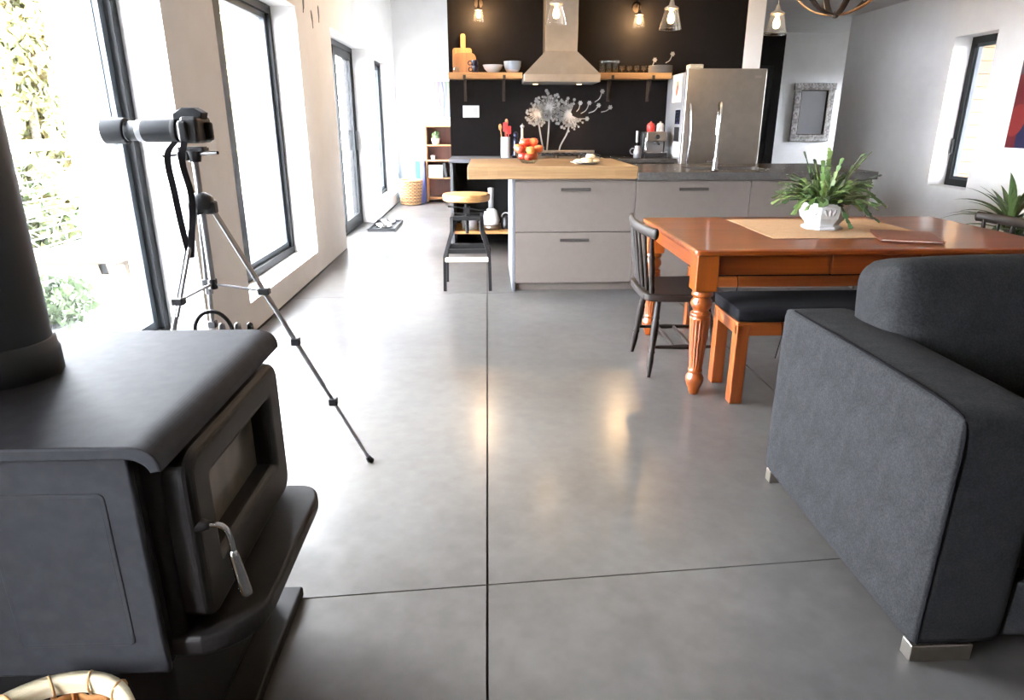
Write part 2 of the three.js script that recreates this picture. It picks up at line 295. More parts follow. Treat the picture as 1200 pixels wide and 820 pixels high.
// ------------------------------------------------------------------ outside
{
  struct('ground', bb(-45, -1.9, -1.7, -1.5, -50, 25), M.gravel);
  struct('ground_east', bb(5.5, 40, -0.5, -0.3, -50, 25), M.gravel);
  const d = structGroup('deck');
  for (let k = 0; k < 21; k++) part(d, 'deck_board', bb(-4.95 + k * 0.145, -4.95 + k * 0.145 + 0.139, -0.085, -0.05, -13.5, 4), M.deckWood, 'z');
  part(d, 'joist', [bb(-4.9, -1.95, -0.28, -0.09, -13.45, -13.4), bb(-4.95, -4.9, -0.3, -0.09, -13.5, 4), bb(-4.9, -1.95, -0.28, -0.09, -6, -5.95), bb(-4.9, -1.95, -0.28, -0.09, 0, 0.05)], M.deckWood, 'z');
  for (const [z, w] of [[-8.66, 0.5], [-14.6, 0.6]]) {
    const p = thing('porch_post', z > -10 ? 'square white porch post at the end of the cable railing' : 'square white porch post beyond the far end of the deck', 'post', [-4.72, -1.5, z]);
    part(p, 'shaft', bb(-0.17, 0.17, 0, 5.4, -w / 2, w / 2), M.extWhite); part(p, 'plinth', bb(-0.2, 0.2, 0, 1.6, -w / 2 - 0.03, w / 2 + 0.03), M.extWhite);
  }
  const r = thing('deck_railing', 'white deck railing with thin horizontal steel cables', 'railing', [-4.72, -0.05, -8.35]);
  part(r, 'top_rail', bb(-0.06, 0.06, 1.07, 1.17, 0, 9), M.extWhite, 'z');
  for (const z of [0.05, 2.1, 4.15, 6.2, 8.25]) part(r, 'post', bb(-0.045, 0.045, 0, 1.07, z, z + 0.09), M.extWhite, 'y');
  for (let k = 0; k < 10; k++) part(r, 'cable', bar(V(0, 0.09 + k * 0.096, 0), V(0, 0.09 + k * 0.096, 9), 0.006, 0.006, 6), M.extWhite);
  const bw = std({ map: woodTex([76, 64, 46], [94, 82, 60], 86, 1), roughness: 0.8 });
  const t = thing('deck_bench', 'weathered wooden plank bench standing on the deck', 'bench', [-3.25, -0.05, -5.2]);
  for (let k = 0; k < 3; k++) part(t, 'seat_plank', bb(-0.9, 0.55, 0.37, 0.41, -0.22 + k * 0.15, -0.08 + k * 0.15, 0.006), bw);
  part(t, 'apron', [bb(-0.85, 0.5, 0.28, 0.37, 0.16, 0.19), bb(-0.85, 0.5, 0.28, 0.37, -0.2, -0.17)], bw);
  for (const x of [-0.75, 0.4]) for (const z of [-0.17, 0.16]) part(t, 'leg', sqbar(V(x, 0.36, z), V(x + (x < 0 ? -0.14 : 0.06), 0, z), 0.06), bw, 'y');
}
function leafMesh(n, rx, ry, rz, size, low) {
  const p = new Float32Array(n * 9); let o = 0; const q = new THREE.Quaternion(), e = new THREE.Euler(), a = V();
  for (let i = 0; i < n; i++) {
    let x, y, z; do { x = rr(-1, 1); y = rr(-1, 1); z = rr(-1, 1); } while (x * x + y * y + z * z > 1 || vnoise(x * 0.5 + 0.5, y * 0.5 + 0.5 + z * 0.2, 7, 7, 3) < 0.36);
    e.set(rr(0, 6.3), rr(0, 6.3), rr(0, 6.3)); q.setFromEuler(e); const s = size * rr(0.6, 1.3);
    for (const [u, v] of [[-0.5, 0], [0.5, 0], [0, 1]]) { a.set(u * s, v * s, 0).applyQuaternion(q); p[o++] = x * rx + a.x; p[o++] = low + ry + y * ry + a.y; p[o++] = z * rz + a.z; }
  }
  const g = new THREE.BufferGeometry(); g.setAttribute('position', new THREE.BufferAttribute(p, 3)); g.computeVertexNormals(); return g;
}
{
  const mk = (x, z, h, rx, mats, label, n = 5200, low = 0.12) => {
    const t = thing('tree', label, 'tree', [x, -1.5, z], 0, 'trees beyond the deck');
    part(t, 'trunk', [bar(V(0, 0, 0), V(0.1, h * 0.5, 0.05), 0.13, 0.08), bar(V(0.1, h * 0.5, 0.05), V(0, h * 0.9, 0), 0.08, 0.03), bar(V(0.05, h * 0.35, 0), V(-rx * 0.6, h * 0.65, 0.3), 0.05, 0.02), bar(V(0.07, h * 0.42, 0), V(rx * 0.5, h * 0.72, -0.4), 0.05, 0.02)], M.bark, 'y');
    mats.forEach((m, i) => { const f = part(t, 'foliage', leafMesh(n, rx, h * (0.5 - low / 2), rx, 0.24, h * low), m, null); f.userData.kind = 'stuff'; });
  };
  const mk2 = () => {
    const t = thing('potted_shrub', 'leafy green shrub in a grey pot on the deck outside the tall window', 'potted plant', [-2.62, -0.05, -3.98]);
    part(t, 'pot', lathe([[0.001, 0], [0.12, 0], [0.16, 0.2], [0.14, 0.2], [0.001, 0.18]]), M.greyPanel);
    const f = part(t, 'foliage', leafMesh(900, 0.24, 0.17, 0.24, 0.05, 0.16), phy({ color: lin(0.025, 0.042, 0.012), roughness: 1, transmission: 0.3, thickness: 0, side: THREE.DoubleSide }), null); f.userData.kind = 'stuff';
  };
  mk(-10.0, -13.7, 8, 1.0, [M.leaves[0], M.leaves[1]], 'yellow and green autumn tree seen through the deck railing');
  mk(-14.2, -19.6, 10, 2.2, [M.leaves[3], M.leaves[0]], 'tall pale yellow autumn tree behind the railing');
  mk(-15.6, -14.6, 9.5, 2.1, [M.leaves[1], M.leaves[0]], 'broad yellow green tree on the lawn left of the pale yellow one');
  mk(-7.0, -10.2, 2.5, 0.95, [M.leaves[2], M.leaves[1]], 'low dark green bush just beyond the railing, nearest the porch post', 4000, 0.02);
  mk(-6.6, -8.1, 2.6, 0.95, [M.leaves[1], M.leaves[0]], 'low yellow green bush just beyond the cable railing', 4000, 0.02);
  mk(-8.9, -11.9, 2.9, 1.1, [M.leaves[0], M.leaves[2]], 'low mottled yellow bush behind the dark green one', 4000, 0.02);
  mk(-9.2, -9.3, 3.0, 1.1, [M.leaves[3], M.leaves[1]], 'low pale yellow bush in the second row beyond the railing', 4000, 0.02);
  mk(-11.0, -17.6, 8.5, 1.4, [M.leaves[1], M.leaves[0]], 'yellow green tree close behind the porch post');
  mk(-12.25, -35.0, 12, 1.1, [M.leaves[1], M.leaves[3]], 'slim pale birch far off, seen past the window frame', 2600, 0.05);
  mk2();
  const pr = thing('porch_roof', 'grey wooden porch roof outside the narrow window', 'roof', [5.5, 2.75, -9.2]);
  part(pr, 'roof_deck', bb(0.02, 5, 0, 0.12, 0, 7.5), M.deckWood, 'z'); part(pr, 'fascia', bb(4.9, 5, -0.2, 0, 0, 7.5), M.deckWood, 'z');
  for (const z of [2.5, 7.3]) part(pr, 'support_post', bb(4.8, 4.95, -2.85, 0, z, z + 0.15), M.deckWood, 'y');
  struct('porch_floor', bb(5.5, 10.6, -0.3, -0.1, -9.1, -1.5), M.deckWood, 'z');
  const w = thing('siding_wall', 'honey coloured wooden siding outside the narrow window', 'siding', [5.5, -0.3, -9.1]);
  part(w, 'backing', bb(0, 5, 0, 3.0, -0.1, -0.03), M.frame);
  for (let k = 0; k < 19; k++) part(w, 'siding_board', bb(0, 5, 0.02 + k * 0.155, 0.165 + k * 0.155, -0.03, 0.0, 0.004, 1), M.siding);
}

// soft cushion: a rounded box whose faces swell
function soft(w, h, d, r, bx_, by_, bz_, x, y, z, n = 14) {
  let g = new THREE.BoxGeometry(w, h, d, n, n, n); g.deleteAttribute('uv'); g.deleteAttribute('normal'); g = mergeVertices(g);
  const p = g.attributes.position, a = V(), c = V();
  for (let i = 0; i < p.count; i++) {
    a.fromBufferAttribute(p, i); c.set(Math.max(-w / 2 + r, Math.min(w / 2 - r, a.x)), Math.max(-h / 2 + r, Math.min(h / 2 - r, a.y)), Math.max(-d / 2 + r, Math.min(d / 2 - r, a.z)));
    const q = a.clone().sub(c); if (q.lengthSq() > 1e-9) a.copy(c).add(q.normalize().multiplyScalar(r));
    const cx = Math.cos(a.x / w * Math.PI), cy = Math.cos(a.y / h * Math.PI), cz = Math.cos(a.z / d * Math.PI);
    a.x += Math.sign(a.x) * bx_ * cy * cz * Math.min(1, Math.abs(a.x) * 2 / w); a.y += Math.sign(a.y) * by_ * cx * cz * Math.min(1, Math.abs(a.y) * 2 / h); a.z += Math.sign(a.z) * bz_ * cx * cy * Math.min(1, Math.abs(a.z) * 2 / d);
    p.setXYZ(i, a.x + x, a.y + y, a.z + z);
  }
  g.computeVertexNormals(); return g;
}

// ------------------------------------------------------------------ wood stove
{
  const s = thing('wood_stove', 'dark grey metal wood stove with glazed door and ash lip', 'stove', [-0.85, 0, -1.326]);
  const X = (x) => x + 0.85, Z = (z) => z + 1.326;
  // top plate: flat with front edge rolled down
  const pr = new THREE.Shape(); pr.moveTo(-0.32, 0.772); pr.lineTo(-0.32, 0.8); pr.lineTo(0.255, 0.8); pr.quadraticCurveTo(0.298, 0.8, 0.306, 0.772); pr.lineTo(0.307, 0.762); pr.lineTo(0.296, 0.76); pr.quadraticCurveTo(0.286, 0.785, 0.25, 0.785); pr.lineTo(-0.31, 0.785); pr.lineTo(-0.31, 0.772);
  part(s, 'top_plate', ext(pr, 0.65, 0.004, 2).translate(0, 0, -0.325), M.stove);
  part(s, 'firebox_body', [bb(X(-1.13), X(-0.6), 0.33, 0.785, Z(-1.63), Z(-1.03), 0.012), bb(X(-1.1), X(-0.575), 0.34, 0.775, Z(-1.615), Z(-1.045), 0.02)], M.stoveDark);
  // side panel toward the room with an embossed field and a rounded front edge
  for (const k of [1, -1]) {
    const sp = part(s, 'side_panel', bb(X(-1.14), X(-0.598), 0.33, 0.782, k * 0.296, k * 0.312, 0.007), M.stove);
    const q = roundRect(0.2, 0.31, 0.012, X(-0.75), 0.555), hole = roundRect(0.19, 0.3, 0.01, X(-0.75), 0.555); q.holes.push(hole);
    part(sp, 'embossed_border', ext(q, 0.003, 0.002, 2).translate(0, 0, k > 0 ? 0.309 : -0.314), M.stove);
    part(sp, 'side_field', bb(X(-0.845), X(-0.655), 0.405, 0.705, k * 0.31, k * 0.314, 0.0015), M.stove);
  }
  // pedestal
  part(s, 'pedestal', bb(X(-1.05), X(-0.62), 0.03, 0.34, Z(-1.6), Z(-1.05), 0.02), M.stoveDark);
  part(s, 'base_plate', bb(X(-1.13), X(-0.546), 0, 0.032, -0.322, 0.322, 0.008), M.stoveDark);
  // ash lip
  const lp = new THREE.Shape(); lp.moveTo(-0.05, -0.272); lp.lineTo(0.1, -0.272); lp.quadraticCurveTo(0.15, -0.27, 0.152, -0.2); lp.lineTo(0.152, 0.16); lp.quadraticCurveTo(0.15, 0.25, 0.06, 0.278); lp.lineTo(-0.05, 0.28); lp.closePath();
  part(s, 'ash_lip', ext(lp, 0.02, 0.012, 4, 0.008).rotateX(Math.PI / 2).translate(0.242, 0.375, 0), M.castIron);
  // door: rounded frame, glass, handle
  const dm = new THREE.Matrix4().makeRotationY(Math.PI / 2), dw = 0.53, dh = 0.352, dy = 0.572;
  const fr = roundRect(dw - 0.04, dh - 0.04, 0.03, 0, dy); fr.holes.push(roundRect(0.385, 0.205, 0.025, 0, dy + 0.015));
  const door = part(s, 'door', ext(fr, 0.028, 0.02, 5, 0.02).applyMatrix4(dm).translate(0.275, 0, 0), M.castIron);
  part(door, 'door_glass', bb(0.268, 0.276, dy - 0.115, dy + 0.135, -0.21, 0.21), phy({ map: mottle([70, 62, 55], [98, 89, 80], 36, 0.25, 6), roughness: 0.28 }));
  const h = part(door, 'door_handle', [tube([V(X(-0.53), 0.605, Z(-1.08)), V(X(-0.498), 0.605, Z(-1.08)), V(X(-0.486), 0.597, Z(-1.08)), V(X(-0.479), 0.575, Z(-1.078)), V(X(-0.477), 0.55, Z(-1.077))], 0.0055, 24), lathe([[0.001, 0], [0.006, 0], [0.0085, 0.01], [0.0115, 0.09], [0.0105, 0.1], [0.001, 0.1]]).rotateX(Math.PI).rotateZ(0.14).translate(X(-0.478), 0.552, Z(-1.077))], M.chrome);
  part(door, 'handle_boss', [lathe([[0.001, 0.03], [0.008, 0.03], [0.0095, 0.024], [0.011, 0.02], [0.018, 0.0]]).rotateZ(-Math.PI / 2).translate(X(-0.543), 0.605, Z(-1.08))], M.castIron);
}
{
  const p = thing('stove_pipe', 'round matte black flue pipe rising from the stove top', 'flue pipe', [-1.003, 0.801, -1.345]);
  part(p, 'pipe', cyl(0.094, 0.094, 2.75, 0, 0.03, 0, 40), M.blackPlastic);
  part(p, 'collar', lathe([[0.09, 0], [0.104, 0], [0.104, 0.05], [0.1, 0.056], [0.1, 0.075], [0.09, 0.078]], 0, 0, 0, 40), M.blackPlastic);
}
{ // woven splint basket beside the stove
  const b = thing('splint_basket', 'round woven splint basket with pale wooden rim beside the stove', 'basket', [-0.735, 0, -0.842]);
  b.scale.set(1.06, 1.07, 1.06);
  const R = (t) => 0.095 + 0.033 * t;
  part(b, 'base', cyl(0.094, 0.094, 0.008, 0, 0, 0), M.splint[0]);
  const N = 26;
  for (let i = 0; i < N; i++) { const a = i / N * Math.PI * 2, d = (t, o) => V(Math.cos(a) * (R(t) + o), 0.006 + t * 0.325, Math.sin(a) * (R(t) + o)); part(b, 'stake', tube([d(0, 0), d(0.33, 0.001), d(0.66, -0.001), d(1, 0)], 0.0048, 8, 5), M.splint[i % 2]); }
  for (let k = 0; k < 13; k++) { const t = (k + 0.7) / 14, pts = []; for (let i = 0; i < N * 2; i++) { const a = i / (N * 2) * Math.PI * 2, o = (i % 2 ? 0 : ((i / 2 + k) % 2 ? 0.0055 : -0.0055)); pts.push(V(Math.cos(a) * (R(t) + o), 0.006 + t * 0.325, Math.sin(a) * (R(t) + o))); } const g = tube(pts, 0.0035, 156, 5, true); g.translate(0, -t * 0.325, 0).scale(1, 2.8, 1).translate(0, t * 0.325 - 0.011, 0); part(b, 'weaver', g, M.splint[(k + 1) % 2]); }
  part(b, 'rim', [lathe([[0.12, 0.315], [0.137, 0.315], [0.139, 0.33], [0.137, 0.345], [0.12, 0.345], [0.118, 0.33], [0.12, 0.315]], 0, 0, 0, 48)], M.rim);
  for (let i = 0; i < 13; i++) { const a = i / 13 * Math.PI * 2; part(b, 'rim_lashing', new THREE.TorusGeometry(0.0165, 0.0022, 5, 12).rotateY(-a + 0.35).translate(Math.cos(a) * 0.1285, 0.33, Math.sin(a) * 0.1285), M.splint[0]); }
}
{ // fire tools behind the stove
  const t = thing('fire_tool_stand', 'black fireplace tool stand with arched handle behind the stove', 'fire tools', [-0.8, 0, -1.9]);
  part(t, 'stand_base', lathe([[0.001, 0], [0.11, 0], [0.11, 0.012], [0.03, 0.03], [0.001, 0.03]]), M.blackPlastic);
  part(t, 'pole', cyl(0.008, 0.008, 0.66, 0, 0.03, 0), M.blackPlastic);
  part(t, 'arched_handle', tube([V(-0.05, 0.69, 0), V(-0.05, 0.745, 0), V(-0.02, 0.78, 0), V(0.02, 0.78, 0), V(0.05, 0.745, 0), V(0.05, 0.69, 0), V(-0.05, 0.69, 0)], 0.006, 36), M.blackPlastic);
  part(t, 'hook_bar', bb(-0.06, 0.12, 0.683, 0.697, -0.008, 0.008), M.blackPlastic);
  for (const [x, k] of [[0.03, 0], [0.075, 1], [0.11, 2]]) { const q = part(t, 'tool', [bar(V(x, 0.12, 0.012), V(x, 0.7, 0.012), 0.005), k === 1 ? bb(x - 0.03, x + 0.03, 0.05, 0.14, 0.008, 0.016) : bar(V(x, 0.12, 0.012), V(x + 0.02, 0.08, 0.012), 0.005)], M.blackPlastic); part(q, 'tool_grip', lathe([[0.001, 0], [0.007, 0], [0.01, 0.03], [0.008, 0.05], [0.001, 0.055]], x, 0.7, 0.012), k === 2 ? M.blackPlastic : M.alu); }
}

// ------------------------------------------------------------------ tripod and camera
{
  const A = V(-1.01, 1.03, -2.45), t = thing('tripod', 'silver aluminium tripod with black joints standing between stove and window', 'tripod', [A.x, 0, A.z]);
  const feet = [[0, 0.528], [116, 0.45], [243, 0.53]].map(([a, r]) => V(Math.cos(a * D2R) * r, 0, Math.sin(a * D2R) * r));
  for (const f of feet) {
    const top = V(f.x * 0.05, 1.03, f.z * 0.05), at = (k) => top.clone().lerp(f, k), s = V(-f.z, 0, f.x).normalize().multiplyScalar(0.008);
    const leg = part(t, 'leg', [bar(at(0).add(s), at(0.36).add(s), 0.0065), bar(at(0).sub(s), at(0.36).sub(s), 0.0065), bar(at(0.3), at(0.68), 0.009), bar(at(0.66), at(0.985), 0.007)], M.alu);
    for (const k of [0.5, 0.74]) { const c = at(k); part(leg, 'leg_clamp', new RoundedBoxGeometry(0.034, 0.03, 0.03, 2, 0.006).translate(c.x, c.y, c.z), M.blackPlastic); }
    const c3 = at(0.31); part(leg, 'brace_joint', new RoundedBoxGeometry(0.042, 0.026, 0.034, 2, 0.006).translate(c3.x, c3.y, c3.z), M.blackPlastic);
    part(leg, 'rubber_foot', [bar(at(0.975), at(0.992), 0.011, 0.013), ball(0.011, f.x, 0.011, f.z)], M.rubber);
    part(t, 'brace', bar(V(0, 0.74, 0), c3, 0.0045), M.alu);
  }
  part(t, 'collar', [lathe([[0.001, -0.035], [0.03, -0.035], [0.045, -0.02], [0.042, 0.015], [0.02, 0.03], [0.001, 0.03]], 0, 1.035, 0), ...feet.map((f) => new RoundedBoxGeometry(0.04, 0.045, 0.04, 2, 0.008).translate(f.x * 0.06, 1.015, f.z * 0.06))], M.blackPlastic);
  part(t, 'centre_column', cyl(0.011, 0.011, 0.46, 0, 0.72, 0), M.alu);
  part(t, 'column_hub', cyl(0.016, 0.016, 0.035, 0, 0.722, 0), M.blackPlastic);
  part(t, 'head', [cyl(0.02, 0.026, 0.035, 0, 1.17, 0), new RoundedBoxGeometry(0.09, 0.016, 0.05, 2, 0.005).translate(0, 1.212, 0), new RoundedBoxGeometry(0.04, 0.03, 0.03, 2, 0.006).translate(-0.03, 1.19, 0.01)], M.blackPlastic);
  part(t, 'pan_handle', bar(V(0.01, 1.196, 0.0), V(0.1, 1.202, 0.05), 0.006), M.blackPlastic);
  part(t, 'tilt_lever', bar(V(-0.02, 1.196, 0.01), V(-0.095, 1.19, 0.03), 0.004), M.blackPlastic);

  const c = thing('camera', 'black camera with long telephoto lens mounted on the tripod', 'camera', [A.x - 0.005, 1.22, A.z]);
  part(c, 'camera_body', [new RoundedBoxGeometry(0.058, 0.085, 0.125, 3, 0.012).translate(0.025, 0.055, 0), new RoundedBoxGeometry(0.036, 0.07, 0.035, 3, 0.012).translate(0.005, 0.05, 0.052), new RoundedBoxGeometry(0.03, 0.06, 0.02, 3, 0.008).translate(0.062, 0.05, -0.01)], M.blackPlastic);
  part(c, 'viewfinder_hump', [plate([[-0.035, 0.09], [0.05, 0.09], [0.055, 0.108], [0.03, 0.122], [-0.005, 0.122], [-0.035, 0.104]], 0.05, 0.004).translate(0, 0, -0.03)], M.lensBody);
  part(c, 'mode_dial', cyl(0.011, 0.011, 0.012, 0.03, 0.098, -0.045), M.blackPlastic);
  part(c, 'lens_mount', new THREE.CylinderGeometry(0.033, 0.033, 0.03, 32).rotateZ(Math.PI / 2).translate(-0.018, 0.052, 0), M.alu);
  const L = (pts) => new THREE.LatheGeometry(pts.map(([r, h]) => new THREE.Vector2(r, h)), 36).rotateZ(Math.PI / 2).translate(0, 0.052, 0);
  const len = part(c, 'lens_barrel', L([[0.001, 0.03], [0.033, 0.03], [0.036, 0.045], [0.036, 0.05], [0.038, 0.052], [0.038, 0.145], [0.034, 0.152], [0.032, 0.156], [0.032, 0.205], [0.001, 0.205]]), M.lensBody);
  part(len, 'focus_ring', L([[0.034, 0.15], [0.0355, 0.15], [0.0355, 0.168], [0.034, 0.168]]), M.alu);
  part(len, 'grip_band', L([[0.036, 0.035], [0.0395, 0.035], [0.0395, 0.05], [0.036, 0.05]]), M.rubber);
  part(c, 'lens_hood', L([[0.034, 0.205], [0.041, 0.205], [0.042, 0.212], [0.044, 0.278], [0.041, 0.278], [0.039, 0.215], [0.034, 0.212]]), M.lensBody);
  const st = (z0, pts) => { const cv = new THREE.CatmullRomCurve3(pts), N = 24, pos = []; const P = cv.getPoints(N); for (let i = 0; i < N; i++) { const w = 0.011, a = P[i], b = P[i + 1], q = (p, s) => [p.x + s * w * 0.9, p.y, p.z - s * w * 0.35]; pos.push(...q(a, -1), ...q(a, 1), ...q(b, 1), ...q(a, -1), ...q(b, 1), ...q(b, -1)); } const g = new THREE.BufferGeometry(); g.setAttribute('position', new THREE.BufferAttribute(new Float32Array(pos), 3)); g.computeVertexNormals(); return g; };
  const strap = std({ color: lin(0.02, 0.02, 0.025), roughness: 0.8, side: THREE.DoubleSide });
  part(c, 'neck_strap', [st(0, [V(-0.02, 0.02, 0.07), V(-0.05, -0.02, 0.075), V(-0.045, -0.15, 0.08), V(-0.035, -0.3, 0.08), V(-0.028, -0.37, 0.075)]), st(0, [V(0.01, 0.02, 0.072), V(-0.005, -0.04, 0.078), V(0.01, -0.16, 0.082), V(-0.01, -0.3, 0.082), V(-0.024, -0.37, 0.078)])], strap);
}

// ------------------------------------------------------------------ sofa
{
  const s = thing('sofa', 'charcoal grey fabric sofa with wide square arm and steel feet', 'sofa', [2.1, 0, -1.83]);
  const X = (x) => x - 2.1, Z = (z) => z + 1.83;
  for (const k of [1, -1]) {
    const q = (x) => k > 0 ? X(x) : -X(x);
    const arm = part(s, 'arm', soft(0.24, 0.635, 0.955, 0.028, 0.004, 0.012, 0.004, q(1.165), 0.362, Z(-1.81), 18), M.sofa);
    // seams a finger's breadth inside the outer edges
    const y = 0.6805, o = 1.063, pts = [V(q(o), y - 0.003, Z(-2.23)), V(q(o), y + 0.003, Z(-1.8)), V(q(o), y - 0.001, Z(-1.4)), V(q(o), y - 0.012, Z(-1.346)), V(q(o), 0.645, Z(-1.3345)), V(q(o), 0.4, Z(-1.3315)), V(q(o), 0.06, Z(-1.334))];
    part(arm, 'piping', tube(pts, 0.0035, 80, 6), M.sofaSeam);
  }
  part(s, 'back_frame', soft(1.64, 0.62, 0.17, 0.03, 0, 0.004, 0.004, 0, 0.365, Z(-2.2)), M.sofa);
  part(s, 'seat_base', soft(1.64, 0.18, 0.9, 0.02, 0, 0, 0.002, 0, 0.145, Z(-1.79)), M.sofa);
  for (const k of [-1, 1]) {
    part(s, 'seat_cushion', soft(0.815, 0.185, 0.76, 0.035, 0.004, 0.02, 0.015, k * 0.41, 0.33, Z(-1.735)), M.sofa);
    part(s, 'back_cushion', soft(0.87, 0.48, 0.27, 0.075, 0.018, 0.014, 0.05, 0, 0, 0, 20).rotateX(-0.2).translate(k * 0.432, 0.648, Z(-2.05)), M.sofa);
  }
  for (const [x, z] of [[1.055, -1.375], [1.055, -2.27], [2.945, -1.375], [2.945, -2.27]]) part(s, 'foot', bb(X(x) + (x > 2 ? 0.02 : 0), X(x) + (x > 2 ? 0.18 : 0.16), 0, 0.048, Z(z), Z(z) + 0.04, 0.003), M.steel);
}

// ------------------------------------------------------------------ dining table, benches, chairs
{
  const t = thing('dining_table', 'orange brown varnished wooden dining table with fluted turned legs', 'table', [1.868, 0, -3.63]);
  const hx = 0.912, hz = 0.57, s = roundRect(hx * 2 - 0.03, hz * 2 - 0.03, 0.015);
  part(t, 'tabletop', ext(s, 0.012, 0.009, 4, 0.015).rotateX(Math.PI / 2).translate(0, 0.731, 0), M.table);
  for (const k of [1, -1]) {
    const L = [[-0.79, -0.235], [-0.23, 0.2], [0.205, 0.79]];
    for (const [a, b] of L) part(t, 'apron', bb(a, b, 0.608, 0.712, k * (hz - 0.065), k * (hz - 0.09), 0.003, 1), M.table);
    part(t, 'apron', bb(k * (hx - 0.065), k * (hx - 0.09), 0.608, 0.712, -hz + 0.12, hz - 0.12, 0.003, 1), M.table, 'z');
  }
  const prof = (y) => {   // radius of the turned leg
    const P = [[0, 0.02], [0.012, 0.026], [0.03, 0.03], [0.05, 0.038], [0.075, 0.046], [0.095, 0.044], [0.11, 0.034], [0.118, 0.033], [0.126, 0.037], [0.136, 0.034], [0.14, 0.033], [0.4, 0.05], [0.405, 0.046], [0.412, 0.049], [0.424, 0.049], [0.43, 0.038], [0.44, 0.038], [0.452, 0.046], [0.468, 0.052], [0.486, 0.049], [0.498, 0.04], [0.504, 0.042], [0.51, 0.05], [0.522, 0.051], [0.53, 0.046], [0.538, 0.05]];
    for (let i = 1; i < P.length; i++) if (y <= P[i][0]) { const k = (y - P[i - 1][0]) / (P[i][0] - P[i - 1][0]); return P[i - 1][1] + (P[i][1] - P[i - 1][1]) * k; } return 0.05;
  };
  const legGeo = () => {
    const ys = [0, 0.006, 0.012, 0.03, 0.05, 0.062, 0.075, 0.085, 0.095, 0.11, 0.118, 0.122, 0.126, 0.131, 0.136, 0.14, 0.146, 0.155, 0.25, 0.38, 0.39, 0.396, 0.4, 0.405, 0.412, 0.418, 0.424, 0.43, 0.44, 0.446, 0.452, 0.46, 0.468, 0.477, 0.486, 0.498, 0.504, 0.51, 0.516, 0.522, 0.53, 0.538], N = 96, p = [], idx = [];
    ys.forEach((y) => { for (let i = 0; i <= N; i++) { const a = i / N * Math.PI * 2, fl = y > 0.143 && y < 0.397 ? Math.min(1, (y - 0.143) / 0.01, (0.397 - y) / 0.01) : 0, r = prof(y) * (1 - fl * 0.1 * Math.pow(Math.abs(Math.cos(a * 8)), 1.5)); p.push(Math.cos(a) * r, y, Math.sin(a) * r); } });
    for (let j = 0; j < ys.length - 1; j++) for (let i = 0; i < N; i++) { const a = j * (N + 1) + i, b = a + N + 1; idx.push(a, b, a + 1, a + 1, b, b + 1); }
    const g = new THREE.BufferGeometry(); g.setAttribute('position', new THREE.Float32BufferAttribute(p, 3)); g.setIndex(idx); g.computeVertexNormals(); return g;
  };
  for (const sx of [-1, 1]) for (const sz of [-1, 1]) { const x = sx * (hx - 0.07), z = sz * (hz - 0.07); part(t, 'leg', [legGeo().translate(x, 0, z), bb(x - 0.054, x + 0.054, 0.536, 0.712, z - 0.054, z + 0.054, 0.008)], M.table, 'y'); }
}
function bench(label, x, z, len) {
  const b = thing('bench', label, 'bench', [x, 0, z], 0), h = len / 2, d = 0.17;
  part(b, 'seat_frame', [bb(-h, h, 0.345, 0.4, d - 0.03, d - 0.005, 0.004), bb(-h, h, 0.345, 0.4, -d + 0.005, -d + 0.03, 0.004), bb(-h + 0.005, -h + 0.03, 0.345, 0.4, -d, d, 0.004), bb(h - 0.03, h - 0.005, 0.345, 0.4, -d, d, 0.004), bb(-h, h, 0.4, 0.412, -d, d, 0.004)], M.bench);
  for (const sx of [-1, 1]) for (const sz of [-1, 1]) part(b, 'leg', bb(sx * h, sx * (h - 0.062), 0, 0.4, sz * d, sz * (d - 0.062), 0.006), M.bench, 'y');
  part(b, 'seat_pad', soft(len + 0.01, 0.07, d * 2 + 0.03, 0.022, 0, 0.006, 0.004, 0, 0.447, 0, 16), M.pad);
  part(b, 'pad_tie', [tube([V(-h + 0.2, 0.42, d + 0.014), V(-h + 0.21, 0.37, d + 0.014), V(-h + 0.2, 0.3, d + 0.016), V(-h + 0.19, 0.24, d + 0.018)], 0.0025, 14, 5)], M.pad);
  return b;
}
bench('wooden bench with black seat pad between the sofa and the table', 1.81, -3.155, 1.3);
bench('wooden bench with black seat pad on the island side of the table', 1.95, -4.14, 1.3);
